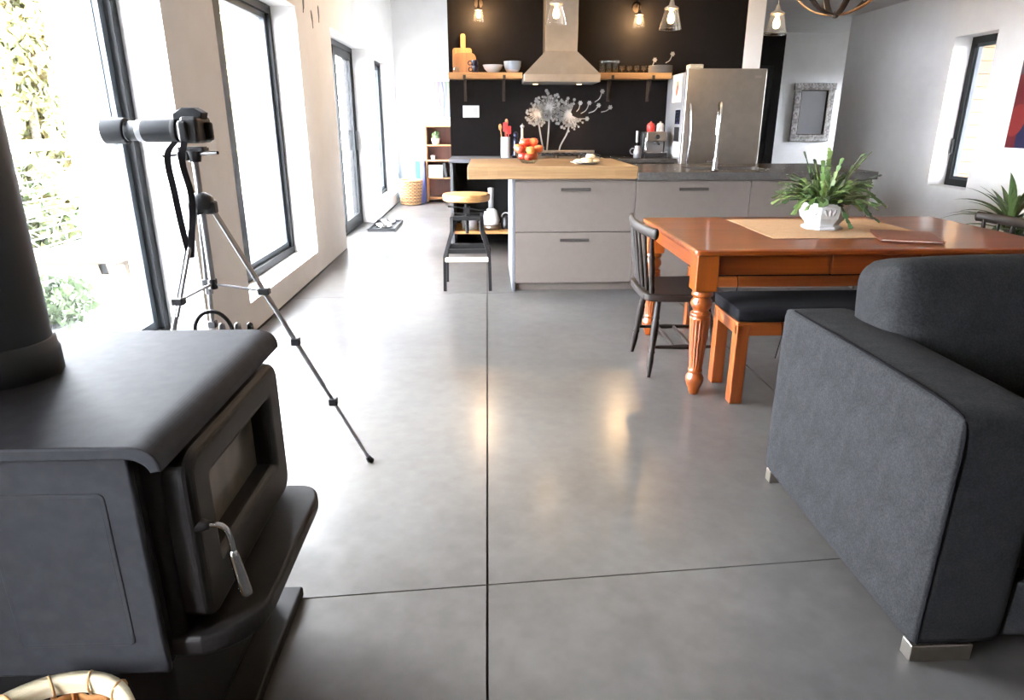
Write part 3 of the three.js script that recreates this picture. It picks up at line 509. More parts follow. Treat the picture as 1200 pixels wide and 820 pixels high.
function windsor(label, pos, turn) {
  const c = thing('windsor_chair', label, 'chair', pos, turn, 'dark windsor chairs at the table ends');
  const sh = new THREE.Shape(); sh.moveTo(-0.2, -0.17); sh.quadraticCurveTo(-0.215, 0, -0.2, 0.17); sh.quadraticCurveTo(-0.19, 0.2, -0.1, 0.21); sh.lineTo(0.14, 0.225); sh.quadraticCurveTo(0.22, 0.22, 0.215, 0.1); sh.lineTo(0.215, -0.1); sh.quadraticCurveTo(0.22, -0.22, 0.14, -0.225); sh.lineTo(-0.1, -0.21); sh.quadraticCurveTo(-0.19, -0.2, -0.2, -0.17);
  part(c, 'seat', ext(sh, 0.018, 0.011, 4, 0.012).rotateX(Math.PI / 2).translate(0, 0.444, 0), M.chair);
  const lp = [[0, 0.011], [0.08, 0.014], [0.2, 0.018], [0.3, 0.016], [0.32, 0.02], [0.34, 0.016], [0.5, 0.019], [0.68, 0.021], [0.72, 0.016], [0.74, 0.02], [0.78, 0.017], [0.9, 0.016], [1, 0.014]];
  const F = {};
  for (const sx of [-1, 1]) for (const sz of [-1, 1]) { const foot = V(sx * (sx < 0 ? 0.17 : 0.215), 0, sz * 0.217), top = V(sx * 0.125, 0.425, sz * 0.15); F[sx + ',' + sz] = (k) => foot.clone().lerp(top, k); part(c, 'leg', turned(foot, top, lp), M.chair, 'y'); }
  const sp = [[0, 0.008], [0.3, 0.011], [0.5, 0.015], [0.7, 0.011], [1, 0.008]];
  for (const sz of [-1, 1]) part(c, 'stretcher', turned(F['-1,' + sz](0.38), F['1,' + sz](0.38), sp), M.chair);
  for (const k of [0.36, 0.64]) part(c, 'stretcher', turned(F['-1,-1'](0.38).lerp(F['1,-1'](0.38), k), F['-1,1'](0.38).lerp(F['1,1'](0.38), k), sp), M.chair);
  const N = 6, cr = (k) => V(-0.2 - 0.03 * (1 - (2 * k - 1) ** 2), 0.765, (k - 0.5) * 0.56), se = (k) => V(-0.165 - 0.02 * (1 - (2 * k - 1) ** 2), 0.44, (k - 0.5) * 0.4);
  for (let i = 0; i < N; i++) { const k = 0.06 + 0.88 * i / (N - 1), e = i === 0 || i === N - 1; part(c, 'spindle', turned(se(k), cr(k), e ? [[0, 0.012], [0.12, 0.016], [0.16, 0.013], [0.4, 0.017], [0.6, 0.015], [0.64, 0.018], [0.68, 0.013], [1, 0.01]] : [[0, 0.009], [0.35, 0.012], [0.7, 0.009], [1, 0.007]]), M.chair, 'y'); }
  const pts = [], M2 = 18; for (let i = 0; i <= M2; i++) { const p = cr(i / M2); p.y = 0.782; p.z *= 1.06; pts.push(p); }
  const crg = tube(pts, 0.014, 40, 10); crg.translate(0, -0.782, 0).scale(1, 2, 1).translate(0, 0.779, 0);
  part(c, 'crest_rail', [crg, ball(0.015, pts[0].x, 0.779, pts[0].z, 1, 1.9, 1), ball(0.015, pts[M2].x, 0.779, pts[M2].z, 1, 1.9, 1)], M.chair, 'z');
  return c;
}
windsor('dark brown windsor chair tucked in at the table end toward the windows', [1.02, 0, -3.58], 0);
windsor('dark brown windsor chair at the table end beside the spiky leaved plant', [2.66, 0, -3.59], Math.PI);

// things on the table
solo('table_runner', 'plain tan woven runner lying on the dining table', 'table runner', [bb(1.44, 2.3, 0.7413, 0.7435, -4.07, -3.36, 0.001, 1)], M.mat);
{
  const f = thing('leather_folder', 'reddish brown leather folder lying on the dining table', 'folder', [2.12, 0.7435, -3.36], -0.35);
  part(f, 'cover', bb(-0.14, 0.14, 0, 0.004, -0.17, 0.17, 0.002), M.leather); part(f, 'pages', bb(-0.13, 0.13, 0.004, 0.009, -0.16, 0.16), M.whiteMatt); part(f, 'front_cover', bb(-0.14, 0.14, 0.009, 0.013, -0.17, 0.17, 0.002), M.leather);
}
{
  const p = thing('potted_christmas_cactus', 'christmas cactus with arching flat green stems in a white faceted pot', 'potted plant', [1.845, 0.7437, -3.7], 0.25);
  const flat = (pts, seg) => { const g = lathe(pts, 0, 0, 0, seg).toNonIndexed(); g.computeVertexNormals(); return g; };
  const pot = part(p, 'pot', flat([[0.001, 0.012], [0.085, 0.012], [0.09, 0.03], [0.118, 0.062], [0.126, 0.095], [0.124, 0.125], [0.13, 0.132], [0.13, 0.142], [0.117, 0.142], [0.112, 0.12], [0.001, 0.118]], 8), M.white);
  part(pot, 'foot', flat([[0.001, 0], [0.105, 0], [0.107, 0.01], [0.09, 0.02], [0.001, 0.02]], 8), M.white);
  for (let k = 0; k < 8; k++) { const a = (k + 0.5) / 8 * Math.PI * 2; for (const o of [-0.022, 0, 0.022]) part(pot, 'raised_leaf', ball(0.012, 0, 0, 0, 0.7, 1.6, 0.4, 8).rotateZ(o * -18).translate(o, 0.095, 0.1155).rotateY(a), M.white); }
  part(p, 'soil', cyl(0.112, 0.112, 0.004, 0, 0.12, 0), M.soil);
  const seg = (() => { const s = new THREE.Shape(); s.moveTo(0.0015, 0); s.lineTo(0.007, 0.008); s.lineTo(0.006, 0.011); s.lineTo(0.0115, 0.021); s.lineTo(0.0095, 0.024); s.lineTo(0.0125, 0.036); s.lineTo(0.003, 0.04); s.lineTo(-0.003, 0.04); s.lineTo(-0.0125, 0.036); s.lineTo(-0.0095, 0.024); s.lineTo(-0.0115, 0.021); s.lineTo(-0.006, 0.011); s.lineTo(-0.007, 0.008); s.lineTo(-0.0015, 0); return new THREE.ExtrudeGeometry(s, { depth: 0.002, bevelEnabled: true, bevelSize: 0.0015, bevelThickness: 0.0012, bevelSegments: 1, curveSegments: 4 }).translate(0, 0, -0.001); })();
  for (let i = 0; i < 112; i++) {
    const az = i * 2.399 + rr(-0.25, 0.25), n = Math.round(rr(4, 7)), L = [], pos = V(Math.cos(az) * 0.06 * rr(0.2, 1.3), 0.122, Math.sin(az) * 0.06 * rr(0.2, 1.3)); let tl = i % 7 === 0 ? rr(0.0, 0.3) : rr(0.35, 1.15); const droop = i % 7 === 0 ? rr(0.06, 0.16) : rr(0.14, 0.34), side = rr(-0.1, 0.1); let a = az;
    for (let k = 0; k < n; k++) {
      const dir = V(Math.sin(tl) * Math.cos(a), Math.cos(tl), Math.sin(tl) * Math.sin(a)), s = rr(0.95, 1.35), g = seg.clone().scale(s * 0.85, s, 1);
      const m = new THREE.Matrix4(), up = dir, rt = V(-Math.sin(a), 0, Math.cos(a)).applyAxisAngle(dir, rr(-0.5, 0.5)), fw = rt.clone().cross(up); m.makeBasis(rt, up, fw); m.setPosition(pos); g.applyMatrix4(m); L.push(g);
      pos.add(dir.multiplyScalar(0.038 * s)); tl = Math.min(2.2, tl + droop * (0.5 + tl * 0.5)); a += side; if (pos.y < 0.03 && Math.hypot(pos.x, pos.z) < 0.5) break;
    }
    part(p, 'stem', L, M.cactus[i % 4]);
  }
}

// ------------------------------------------------------------------ kitchen island
function drawer(parent, x0, x1, y0, y1, z) {
  const d = part(parent, 'drawer', bb(x0, x1, y0, y1, z - 0.02, z, 0.003, 2), M.cabinet), m = (x0 + x1) / 2 - 0.0, w = 0.115, y = y1 - 0.06;
  part(d, 'handle', [bb(m - w, m + w, y - 0.011, y + 0.011, z + 0.004, z + 0.018, 0.004), bb(m - w + 0.02, m - w + 0.03, y - 0.005, y + 0.005, z - 0.001, z + 0.006), bb(m + w - 0.03, m + w - 0.02, y - 0.005, y + 0.005, z - 0.001, z + 0.006)], M.handle);
}
const ZI = -5.32;
[[0.21, 1.148, 'grey drawer cabinet under the thick wooden worktop', 0.885], [1.152, 2.048, 'grey drawer cabinet under the sink counter, next to the wooden worktop', 0.878], [2.052, 2.985, 'grey drawer cabinet under the dark counter behind the potted cactus', 0.878]].forEach(([x0, x1, label, top]) => {
  const c = thing('island_cabinet', label, 'cabinet', [(x0 + x1) / 2, 0, -5.85], 0, 'island drawer cabinets'), h = (x1 - x0) / 2, z = ZI + 5.85;
  part(c, 'carcass', [bb(-h + 0.002, h - 0.002, 0.066, 0.6, -0.53, z - 0.021), bb(-h + 0.002, h - 0.002, 0.6, top, -0.53, x0 > 1.15 && x0 < 2 ? -0.14 : z - 0.021), ...(x0 > 1.15 && x0 < 2 ? [bb(-h + 0.002, h - 0.002, 0.6, top, 0.47, z - 0.021)] : [])], M.cabinet);
  part(c, 'toe_kick', bb(-h, h, 0, 0.066, -0.5, z - 0.06), M.cabinet);
  drawer(c, -h, h, 0.481, 0.866, z); drawer(c, -h, h, 0.07, 0.475, z);
});
solo('island_end_panel', 'pale grey end panel closing the island below the worktop overhang', 'panel', bb(0.186, 0.208, 0, 0.885, -6.38, ZI, 0.002), M.greyPanel, 'y');
solo('island_end_panel', 'grey end panel of the island facing the narrow window', 'panel', bb(2.987, 3.006, 0, 0.878, -6.38, ZI, 0.002), M.cabinet, 'y');
solo('butcher_block_worktop', 'thick honey coloured wooden block worktop on the island', 'worktop', bb(-0.155, 1.15, 0.886, 0.98, -6.46, ZI + 0.03, 0.006), M.block);
{
  const sh = roundRect(3.03 - 1.152, 6.42 - 5.29, 0.01, (3.03 + 1.152) / 2, 5.855), ho = roundRect(0.64, 0.4, 0.03, 1.98, 5.76); sh.holes.push(ho);
  solo('stone_counter', 'dark grey polished stone counter around the sink', 'counter', ext(sh, 0.05, 0.003, 2, 0.001).rotateX(-Math.PI / 2).translate(0, 0.8815, 0), M.counter);
  const k = thing('kitchen_sink', 'stainless steel undermount sink in the dark island counter', 'sink', [1.98, 0.68, -5.76]);
  part(k, 'basin', [bb(-0.32, 0.32, 0, 0.01, -0.2, 0.2), bb(-0.328, -0.318, 0, 0.199, -0.2, 0.2), bb(0.318, 0.328, 0, 0.199, -0.2, 0.2), bb(-0.328, 0.328, 0, 0.199, -0.208, -0.198), bb(-0.328, 0.328, 0, 0.199, 0.198, 0.208)], M.steel);
  part(k, 'drain', cyl(0.04, 0.04, 0.006, 0, 0.01, 0), M.chrome);
  const f = thing('kitchen_faucet', 'tall chrome gooseneck faucet standing on the island counter', 'faucet', [1.79, 0.9345, -5.44]);
  part(f, 'base', lathe([[0.001, 0], [0.03, 0], [0.028, 0.012], [0.02, 0.02], [0.018, 0.09], [0.014, 0.1], [0.001, 0.1]]), M.chrome);
  part(f, 'neck', tube([V(0, 0.09, 0), V(0.005, 0.3, 0), V(0.01, 0.42, 0), V(0.022, 0.5, -0.05), V(0.036, 0.5, -0.13), V(0.046, 0.43, -0.17), V(0.048, 0.37, -0.17)], 0.0105, 44, 12), M.chrome);
  part(f, 'spray_head', bar(V(0.048, 0.37, -0.17), V(0.05, 0.27, -0.17), 0.0125, 0.016), M.chrome);
  part(f, 'lever', [bar(V(-0.01, 0.065, 0), V(-0.075, 0.072, 0.01), 0.006, 0.009)], M.chrome);
}
{ // fruit bowl with red fruit
  const b = thing('fruit_bowl', 'clear glass bowl holding the red tomatoes on the wooden worktop', 'bowl', [0.335, 0.98, -5.74]);
  part(b, 'bowl_wall', lathe([[0.001, 0.004], [0.05, 0.004], [0.085, 0.04], [0.125, 0.125], [0.128, 0.125], [0.09, 0.036], [0.052, 0], [0.001, 0]]), M.clearGlass);
  const spots = [[0, 0.052, 0.045], [0.045, 0.055, -0.02], [-0.045, 0.055, -0.02], [0.012, 0.105, 0.085], [-0.07, 0.11, 0.045], [0.078, 0.115, 0.03], [0.05, 0.115, -0.065], [-0.045, 0.115, -0.065], [-0.035, 0.165, 0.03], [0.04, 0.168, 0.0], [-0.005, 0.165, -0.05], [-0.082, 0.12, -0.02]];
  spots.forEach(([x, y, z], i) => {
    const t = thing('tomato', 'red tomato piled in the glass bowl', 'tomato', [0.335 + x, 0.98 + y - 0.035, -5.74 + z], i, 'tomatoes in the glass bowl');
    part(t, 'flesh', lathe([[0.001, -0.03], [0.02, -0.029], [0.036, -0.014], [0.039, 0.003], [0.032, 0.022], [0.016, 0.029], [0.006, 0.025], [0.001, 0.024]], 0, 0.035, 0, 18), M.tomato[i % 4]);
    part(t, 'calyx', [0, 1, 2, 3, 4].map((k) => bar(V(0, 0.061, 0), V(Math.cos(k * 1.257) * 0.014, 0.064, Math.sin(k * 1.257) * 0.014), 0.002, 0.0005, 5)), M.cactus[3]);
  });
  const p = thing('plate_of_bread', 'white plate heaped with pale bread rolls on the wooden worktop', 'plate of food', [0.79, 0.98, -5.56]);
  part(p, 'plate', lathe([[0.001, 0.004], [0.07, 0.004], [0.13, 0.018], [0.131, 0.021], [0.07, 0.009], [0.001, 0.009]]), M.white);
  for (const [x, y, z, s] of [[-0.07, 0.02, 0.0, 0.8], [0.0, 0.03, 0.02, 1], [0.06, 0.028, -0.01, 0.95], [0.02, 0.03, -0.05, 0.9], [0.03, 0.062, 0, 0.8], [-0.03, 0.024, -0.05, 0.8]]) part(p, 'bread_roll', ball(0.042 * s, x, y, z, 1.15, 0.6, 1, 14), std({ color: lin(0.78, 0.62, 0.4), roughness: 0.8 }));
}
{ // industrial stool
  const s = thing('bar_stool', 'round wooden seat stool with black metal frame and wooden footrest', 'stool', [-0.173, 0, -5.53]);
  const seat = part(s, 'seat', [lathe([[0.001, 0.7], [0.175, 0.7], [0.188, 0.71], [0.19, 0.725], [0.186, 0.7275], [0.19, 0.73], [0.191, 0.748], [0.184, 0.758], [0.001, 0.76]], 0, 0, 0, 40)], M.shelfWood);
  part(s, 'screw_column', [cyl(0.014, 0.014, 0.26, 0, 0.44, 0), ...Array.from({ length: 10 }, (_, i) => tor(0.0145, 0.002, 0, 0.46 + i * 0.022, 0, 16))], M.stoveDark);
  part(s, 'seat_bracket', [bb(-0.12, 0.12, 0.688, 0.7, -0.02, 0.02), bb(-0.02, 0.02, 0.688, 0.7, -0.12, 0.12), bar(V(-0.15, 0.66, 0.02), V(0.16, 0.625, 0.02), 0.007), bb(-0.025, 0.025, 0.6, 0.655, -0.025, 0.025)], M.stoveDark);
  for (const sx of [-1, 1]) for (const sz of [-1, 1]) part(s, 'leg', [sqbar(V(sx * 0.115, 0.585, sz * 0.11), V(sx * 0.118, 0.47, sz * 0.112), 0.026), sqbar(V(sx * 0.118, 0.475, sz * 0.112), V(sx * 0.178, 0.275, sz * 0.165), 0.026), sqbar(V(sx * 0.178, 0.285, sz * 0.165), V(sx * 0.183, 0, sz * 0.17), 0.026)], M.stoveDark, 'y');
  part(s, 'upper_frame', [bb(-0.125, 0.125, 0.56, 0.59, 0.1, 0.122), bb(-0.125, 0.125, 0.56, 0.59, -0.122, -0.1), bb(-0.127, -0.105, 0.56, 0.59, -0.12, 0.12), bb(0.105, 0.127, 0.56, 0.59, -0.12, 0.12), bb(-0.12, 0.12, 0.565, 0.58, -0.02, 0.02)], M.stoveDark);
  for (const q of [[-0.17, 0.17, 0.285, 0.33, -0.17, -0.15], [-0.18, -0.16, 0.28, 0.32, -0.165, 0.165], [0.16, 0.18, 0.28, 0.32, -0.165, 0.165], [-0.165, 0.165, 0.3, 0.335, 0.135, 0.15]]) part(s, 'rail', bb(...q), M.stoveDark);
  part(s, 'footrest', bb(-0.175, 0.17, 0.24, 0.275, 0.155, 0.2, 0.006), M.cream);
}

// ------------------------------------------------------------------ back counter, range, hood, fridge
{
  const c = thing('back_counter', 'black kitchen counter with an open lower shelf along the black wall', 'counter', [0.05, 0, -7.54]);
  part(c, 'counter_top', [bb(-0.45, 0.398, 0.9, 0.94, -0.34, 0.34, 0.004)], M.greyPanel);
  part(c, 'end_panel', bb(-0.44, -0.41, 0, 0.9, -0.34, 0.33, 0.002), M.greyPanel);
  part(c, 'back_panel', bb(-0.41, 0.25, 0, 0.9, -0.34, -0.32), M.stoveDark);
  part(c, 'carcass', bb(0.25, 0.395, 0.0, 0.9, -0.34, 0.32), M.stoveDark);
  part(c, 'lower_shelf', bb(-0.41, 0.25, 0.165, 0.195, -0.32, 0.3, 0.003), M.shelfWood);
  const d = thing('base_cabinet', 'black base cabinet with dark counter between the range and the fridge', 'cabinet', [1.59, 0, -7.54]);
  part(d, 'carcass', bb(-0.375, 0.365, 0.08, 0.9, -0.34, 0.3), M.stoveDark); part(d, 'toe_kick', bb(-0.37, 0.36, 0, 0.08, -0.34, 0.24), M.stoveDark);
  for (const k of [-1, 1]) { const q = part(d, 'door', bb(k * 0.003, k * 0.363, 0.09, 0.89, 0.3, 0.32, 0.003), M.stoveDark); part(q, 'handle', bb(k * 0.03, k * 0.045, 0.6, 0.75, 0.32, 0.34, 0.003), M.steel); }
  part(d, 'counter_top', bb(-0.377, 0.367, 0.9, 0.94, -0.34, 0.34, 0.004), M.counter);
  const r = thing('range', 'stainless steel kitchen range with black gas grates under the hood', 'range', [0.83, 0, -7.54]);
  part(r, 'body', bb(-0.375, 0.375, 0.05, 0.92, -0.33, 0.3, 0.006), M.steelSide); part(r, 'plinth', bb(-0.36, 0.36, 0, 0.05, -0.33, 0.25), M.stoveDark);
  part(r, 'cooktop', bb(-0.378, 0.378, 0.92, 0.945, -0.33, 0.34, 0.006), M.steel);
  const od = part(r, 'oven_door', bb(-0.36, 0.36, 0.2, 0.74, 0.3, 0.335, 0.006), M.steel); part(od, 'oven_window', bb(-0.24, 0.24, 0.32, 0.6, 0.335, 0.338), M.stoveDark); part(od, 'oven_handle', bar(V(-0.32, 0.7, 0.375), V(0.32, 0.7, 0.375), 0.011), M.chrome);
  for (const x of [-0.28, -0.14, 0, 0.14, 0.28]) part(r, 'knob', new THREE.CylinderGeometry(0.02, 0.024, 0.03, 20).rotateX(Math.PI / 2).translate(x, 0.84, 0.315), M.blackPlastic);
  for (const x of [-0.24, 0, 0.24]) part(r, 'grate', [bb(x - 0.11, x + 0.11, 0.965, 0.977, -0.28, -0.268), bb(x - 0.11, x + 0.11, 0.965, 0.977, 0.268, 0.28), bb(x - 0.11, x + 0.11, 0.965, 0.977, -0.006, 0.006), ...[-0.1, -0.03, 0.04, 0.1].map((o) => bb(x + o - 0.005, x + o + 0.005, 0.965, 0.977, -0.28, 0.28)), ...[-0.1, 0.1].flatMap((o) => [bb(x + o - 0.005, x + o + 0.005, 0.944, 0.966, 0.268, 0.28), bb(x + o - 0.005, x + o + 0.005, 0.944, 0.966, -0.28, -0.268)])], M.blackPlastic);
  part(r, 'back_guard', bb(-0.37, 0.37, 0.945, 1.0, -0.33, -0.31, 0.004), M.steel);
  // hood
  const h = thing('range_hood', 'stainless steel pyramid range hood with tall chimney', 'range hood', [0.772, 1.69, -7.64]);
  part(h, 'skirt', bb(-0.392, 0.392, 0.002, 0.075, -0.255, 0.245, 0.003, 1), M.steel);
  const pyr = new THREE.CylinderGeometry(0.5, 1, 1, 4, 1).rotateY(Math.PI / 4).toNonIndexed(); { const p = pyr.attributes.position; for (let i = 0; i < p.count; i++) { const up = p.getY(i) > 0, sx = Math.sign(Math.round(p.getX(i) * 100)), sz = Math.sign(Math.round(p.getZ(i) * 100)); p.setXYZ(i, sx * (up ? 0.165 : 0.392), up ? 0.3 : 0.074, sz > 0 ? (up ? 0.1 : 0.245) : sz < 0 ? -0.255 : (up ? -0.08 : 0)); } pyr.computeVertexNormals(); }
  part(h, 'canopy', pyr, M.steel);
  part(h, 'chimney', bb(-0.165, 0.165, 0.29, 1.6, -0.255, 0.09, 0.002, 1), M.steel);
  part(h, 'underside', bb(-0.38, 0.38, -0.002, 0.01, -0.245, 0.235), M.steelSide);
  for (const x of [-0.25, 0.22]) {
    part(h, 'lamp_lens', cyl(0.028, 0.028, 0.006, x, -0.008, -0.12), M.bulb);
    const l = new THREE.SpotLight(new THREE.Color().setRGB(1, 0.62, 0.28), 5 * BULB, 2.2, 0.5, 0.6, 2); l.name = 'hood_spot'; l.position.set(x, -0.02, -0.12); l.target.position.set(x, -1, -0.26); l.castShadow = true; h.add(l); h.add(l.target);
  }
}
{
  const f = thing('refrigerator', 'stainless steel refrigerator with curved door handle', 'refrigerator', [2.375, 0, -7.47]);
  part(f, 'body', bb(-0.4, 0.4, 0.03, 1.77, -0.37, 0.3, 0.006), M.steelSide);
  part(f, 'feet', [bb(-0.36, -0.3, 0, 0.03, 0.2, 0.26), bb(0.3, 0.36, 0, 0.03, 0.2, 0.26), bb(-0.36, -0.3, 0, 0.03, -0.3, -0.24), bb(0.3, 0.36, 0, 0.03, -0.3, -0.24)], M.blackPlastic);
  const d = part(f, 'door', bb(-0.4, 0.4, 0.72, 1.8, 0.305, 0.37, 0.012, 3), M.steel);
  part(d, 'handle', [tube([V(-0.345, 0.86, 0.375), V(-0.345, 0.9, 0.405), V(-0.338, 1.05, 0.43), V(-0.335, 1.2, 0.437), V(-0.338, 1.32, 0.43), V(-0.345, 1.43, 0.405), V(-0.345, 1.47, 0.375)], 0.013, 40, 10)], M.chrome);
  part(d, 'badge', bb(0.28, 0.345, 1.715, 1.735, 0.37, 0.373, 0.001, 1), M.nickel);
  const z = part(f, 'freezer_drawer', bb(-0.4, 0.4, 0.06, 0.71, 0.305, 0.37, 0.012, 3), M.steel);
  part(z, 'handle', [tube([V(-0.3, 0.62, 0.375), V(-0.26, 0.62, 0.42), V(0.26, 0.62, 0.42), V(0.3, 0.62, 0.375)], 0.012, 30, 8)], M.chrome);
  part(f, 'hinge_cover', bb(-0.375, -0.24, 1.78, 1.84, 0.22, 0.36, 0.006), M.cream);
  const X = 1.973, sheet = (name, label, z0, z1, y0, y1, m) => tag(part(scene, numbered(name), bb(X - 0.003, X + 0.0005, y0, y1, z0, z1), m), label, 'paper');
  const cs = document.createElement('canvas'); cs.width = 96; cs.height = 128; const g = cs.getContext('2d'); g.fillStyle = '#e9dcc8'; g.fillRect(0, 0, 96, 128); g.fillStyle = '#c8543c'; g.beginPath(); g.ellipse(50, 66, 13, 34, 0.2, 0, 7); g.fill(); g.fillStyle = '#d98e6a'; g.beginPath(); g.ellipse(46, 40, 9, 12, 0, 0, 7); g.fill();
  const ct = new THREE.CanvasTexture(cs); ct.colorSpace = THREE.SRGBColorSpace;
  const pm = new THREE.Mesh(new THREE.BoxGeometry(0.003, 0.27, 0.34), std({ map: ct, roughness: 0.8 })); shade(pm); pm.name = numbered('card'); pm.position.set(X - 0.0015, 1.63, -7.42); scene.add(pm); tag(pm, 'cream card with red figure stuck to the refrigerator side', 'card');
  sheet('photo_strip', 'dark photo stuck on the refrigerator side, upper one', -7.42, -7.24, 1.28, 1.42, M.navy);
  sheet('photo_strip', 'dark photo stuck on the refrigerator side, below the other one', -7.42, -7.24, 1.11, 1.25, M.stoveDark);
  sheet('note_sheet', 'pale grey paper sheet low on the refrigerator side', -7.42, -7.14, 0.955, 1.1, M.whiteMatt);
}
// floating shelves with brackets
function shelf(label, x0, x1, br) {
  const s = thing('floating_shelf', label, 'shelf', [(x0 + x1) / 2, 1.735, ZK]); const h = (x1 - x0) / 2;
  part(s, 'board', bb(-h, h, 0, 0.06, 0, 0.25, 0.003), M.shelfWood);
  for (const x of br) { const q = x - (x0 + x1) / 2; part(s, 'bracket', [bb(q - 0.015, q + 0.015, -0.22, 0, 0, 0.008), bb(q - 0.015, q + 0.015, -0.008, 0, 0, 0.25), bb(q - 0.015, q + 0.015, -0.008, 0.035, 0.25, 0.256), sqbar(V(q, -0.2, 0.006), V(q, -0.006, 0.16), 0.012)], M.bronze); }
}
shelf('honey wood shelf with cutting boards left of the hood', -0.405, 0.376, [-0.235, 0.185]);
shelf('honey wood shelf with glasses and plates right of the hood', 1.168, 1.965, [1.335, 1.77]);
{
  const Y = 1.7955, zc = ZK + 0.14;
  const cb = thing('cutting_board', 'tall wooden cutting board with long handle leaning on the black wall', 'cutting board', [-0.26, Y, ZK + 0.045]);
  const s1 = roundRect(0.2, 0.25, 0.03, 0, 0.125); const b1 = ext(s1, 0.014, 0.003, 2).rotateX(-0.07); part(cb, 'board', b1, M.shelfWood, 'y'); part(cb, 'handle', ext(roundRect(0.045, 0.16, 0.02, 0.01, 0.31), 0.014, 0.003, 2).rotateX(-0.07), M.shelfWood, 'y');
  const cc = thing('cutting_board', 'pale rounded wooden board standing before the handled one', 'cutting board', [-0.235, Y, ZK + 0.09]);
  part(cc, 'board', ext(roundRect(0.24, 0.2, 0.07, 0, 0.1), 0.014, 0.003, 2).rotateX(-0.1), M.bookshelf, 'y');
  for (const [x, k, z] of [[-0.12, 0, 0.19], [-0.125, 1, 0.19]]) {
    const m = thing('mug', k ? 'dark blue mug on top of the other mug beside the boards' : 'dark blue mug under the other mug beside the boards', 'mug', [x + 0.0, Y + k * 0.062, ZK + z]);
    part(m, 'cup', lathe([[0.001, 0], [0.035, 0], [0.038, 0.06], [0.035, 0.06], [0.032, 0.006], [0.001, 0.006]]), M.navy); part(m, 'handle', new THREE.TorusGeometry(0.02, 0.005, 8, 16).translate(-0.05, 0.032, 0), M.navy);
  }
  solo('small_glass', 'small clear glass before the cutting boards', 'glass', lathe([[0.001, 0], [0.028, 0], [0.03, 0.055], [0.028, 0.055], [0.026, 0.004], [0.001, 0.004]], -0.315, Y, ZK + 0.19), M.clearGlass);
  solo('white_bowl', 'shallow white bowl on the shelf left of the hood', 'bowl', lathe([[0.001, 0], [0.05, 0], [0.09, 0.04], [0.108, 0.078], [0.104, 0.078], [0.085, 0.044], [0.048, 0.006], [0.001, 0.006]], 0.066, Y, zc), M.white);
  const bb2 = thing('striped_bowl', 'deep blue grey and white bowl on the shelf next to the hood', 'bowl', [0.275, Y, zc]);
  part(bb2, 'bowl', lathe([[0.001, 0], [0.055, 0], [0.075, 0.03]]), M.white); part(bb2, 'upper_wall', lathe([[0.075, 0.03], [0.088, 0.07], [0.092, 0.115], [0.088, 0.115], [0.084, 0.07], [0.07, 0.03]]), M.blueGrey);
  for (let i = 0; i < 3; i++) solo('tall_glass', ['tall clear drinking glass next to the hood', 'middle one of the three tall clear glasses', 'tall clear drinking glass next to the stemmed glasses'][i], 'glass', lathe([[0.001, 0], [0.028, 0], [0.034, 0.125], [0.031, 0.125], [0.026, 0.006], [0.001, 0.006]], 1.235 + i * 0.072, Y, zc), M.clearGlass, 'x', 'tall glasses on the shelf');
  for (let i = 0; i < 4; i++) { const g = thing('stem_glass', ['small stemmed glass next to the tall glasses', 'second small stemmed glass from the tall glasses', 'second small stemmed glass from the plates', 'small stemmed glass next to the plate stack'][i], 'glass', [1.45 + i * 0.078, Y, zc], 0, 'small stemmed glasses'); part(g, 'glass_bowl', lathe([[0.004, 0.02], [0.026, 0.035], [0.032, 0.075], [0.03, 0.075], [0.023, 0.04], [0.001, 0.024]]), M.clearGlass); part(g, 'stem_foot', lathe([[0.001, 0], [0.026, 0], [0.024, 0.004], [0.005, 0.008], [0.004, 0.022], [0.001, 0.022]]), M.clearGlass); }
  for (let i = 0; i < 7; i++) solo('plate', 'white plate in the stack at the shelf end', 'plate', lathe([[0.001, 0.002], [0.08, 0.002], [0.128, 0.01], [0.129, 0.013], [0.08, 0.0075], [0.001, 0.0075]], 1.866, Y + i * 0.0105, zc - 0.01, 36), M.white, 'x', 'stack of white plates');
}
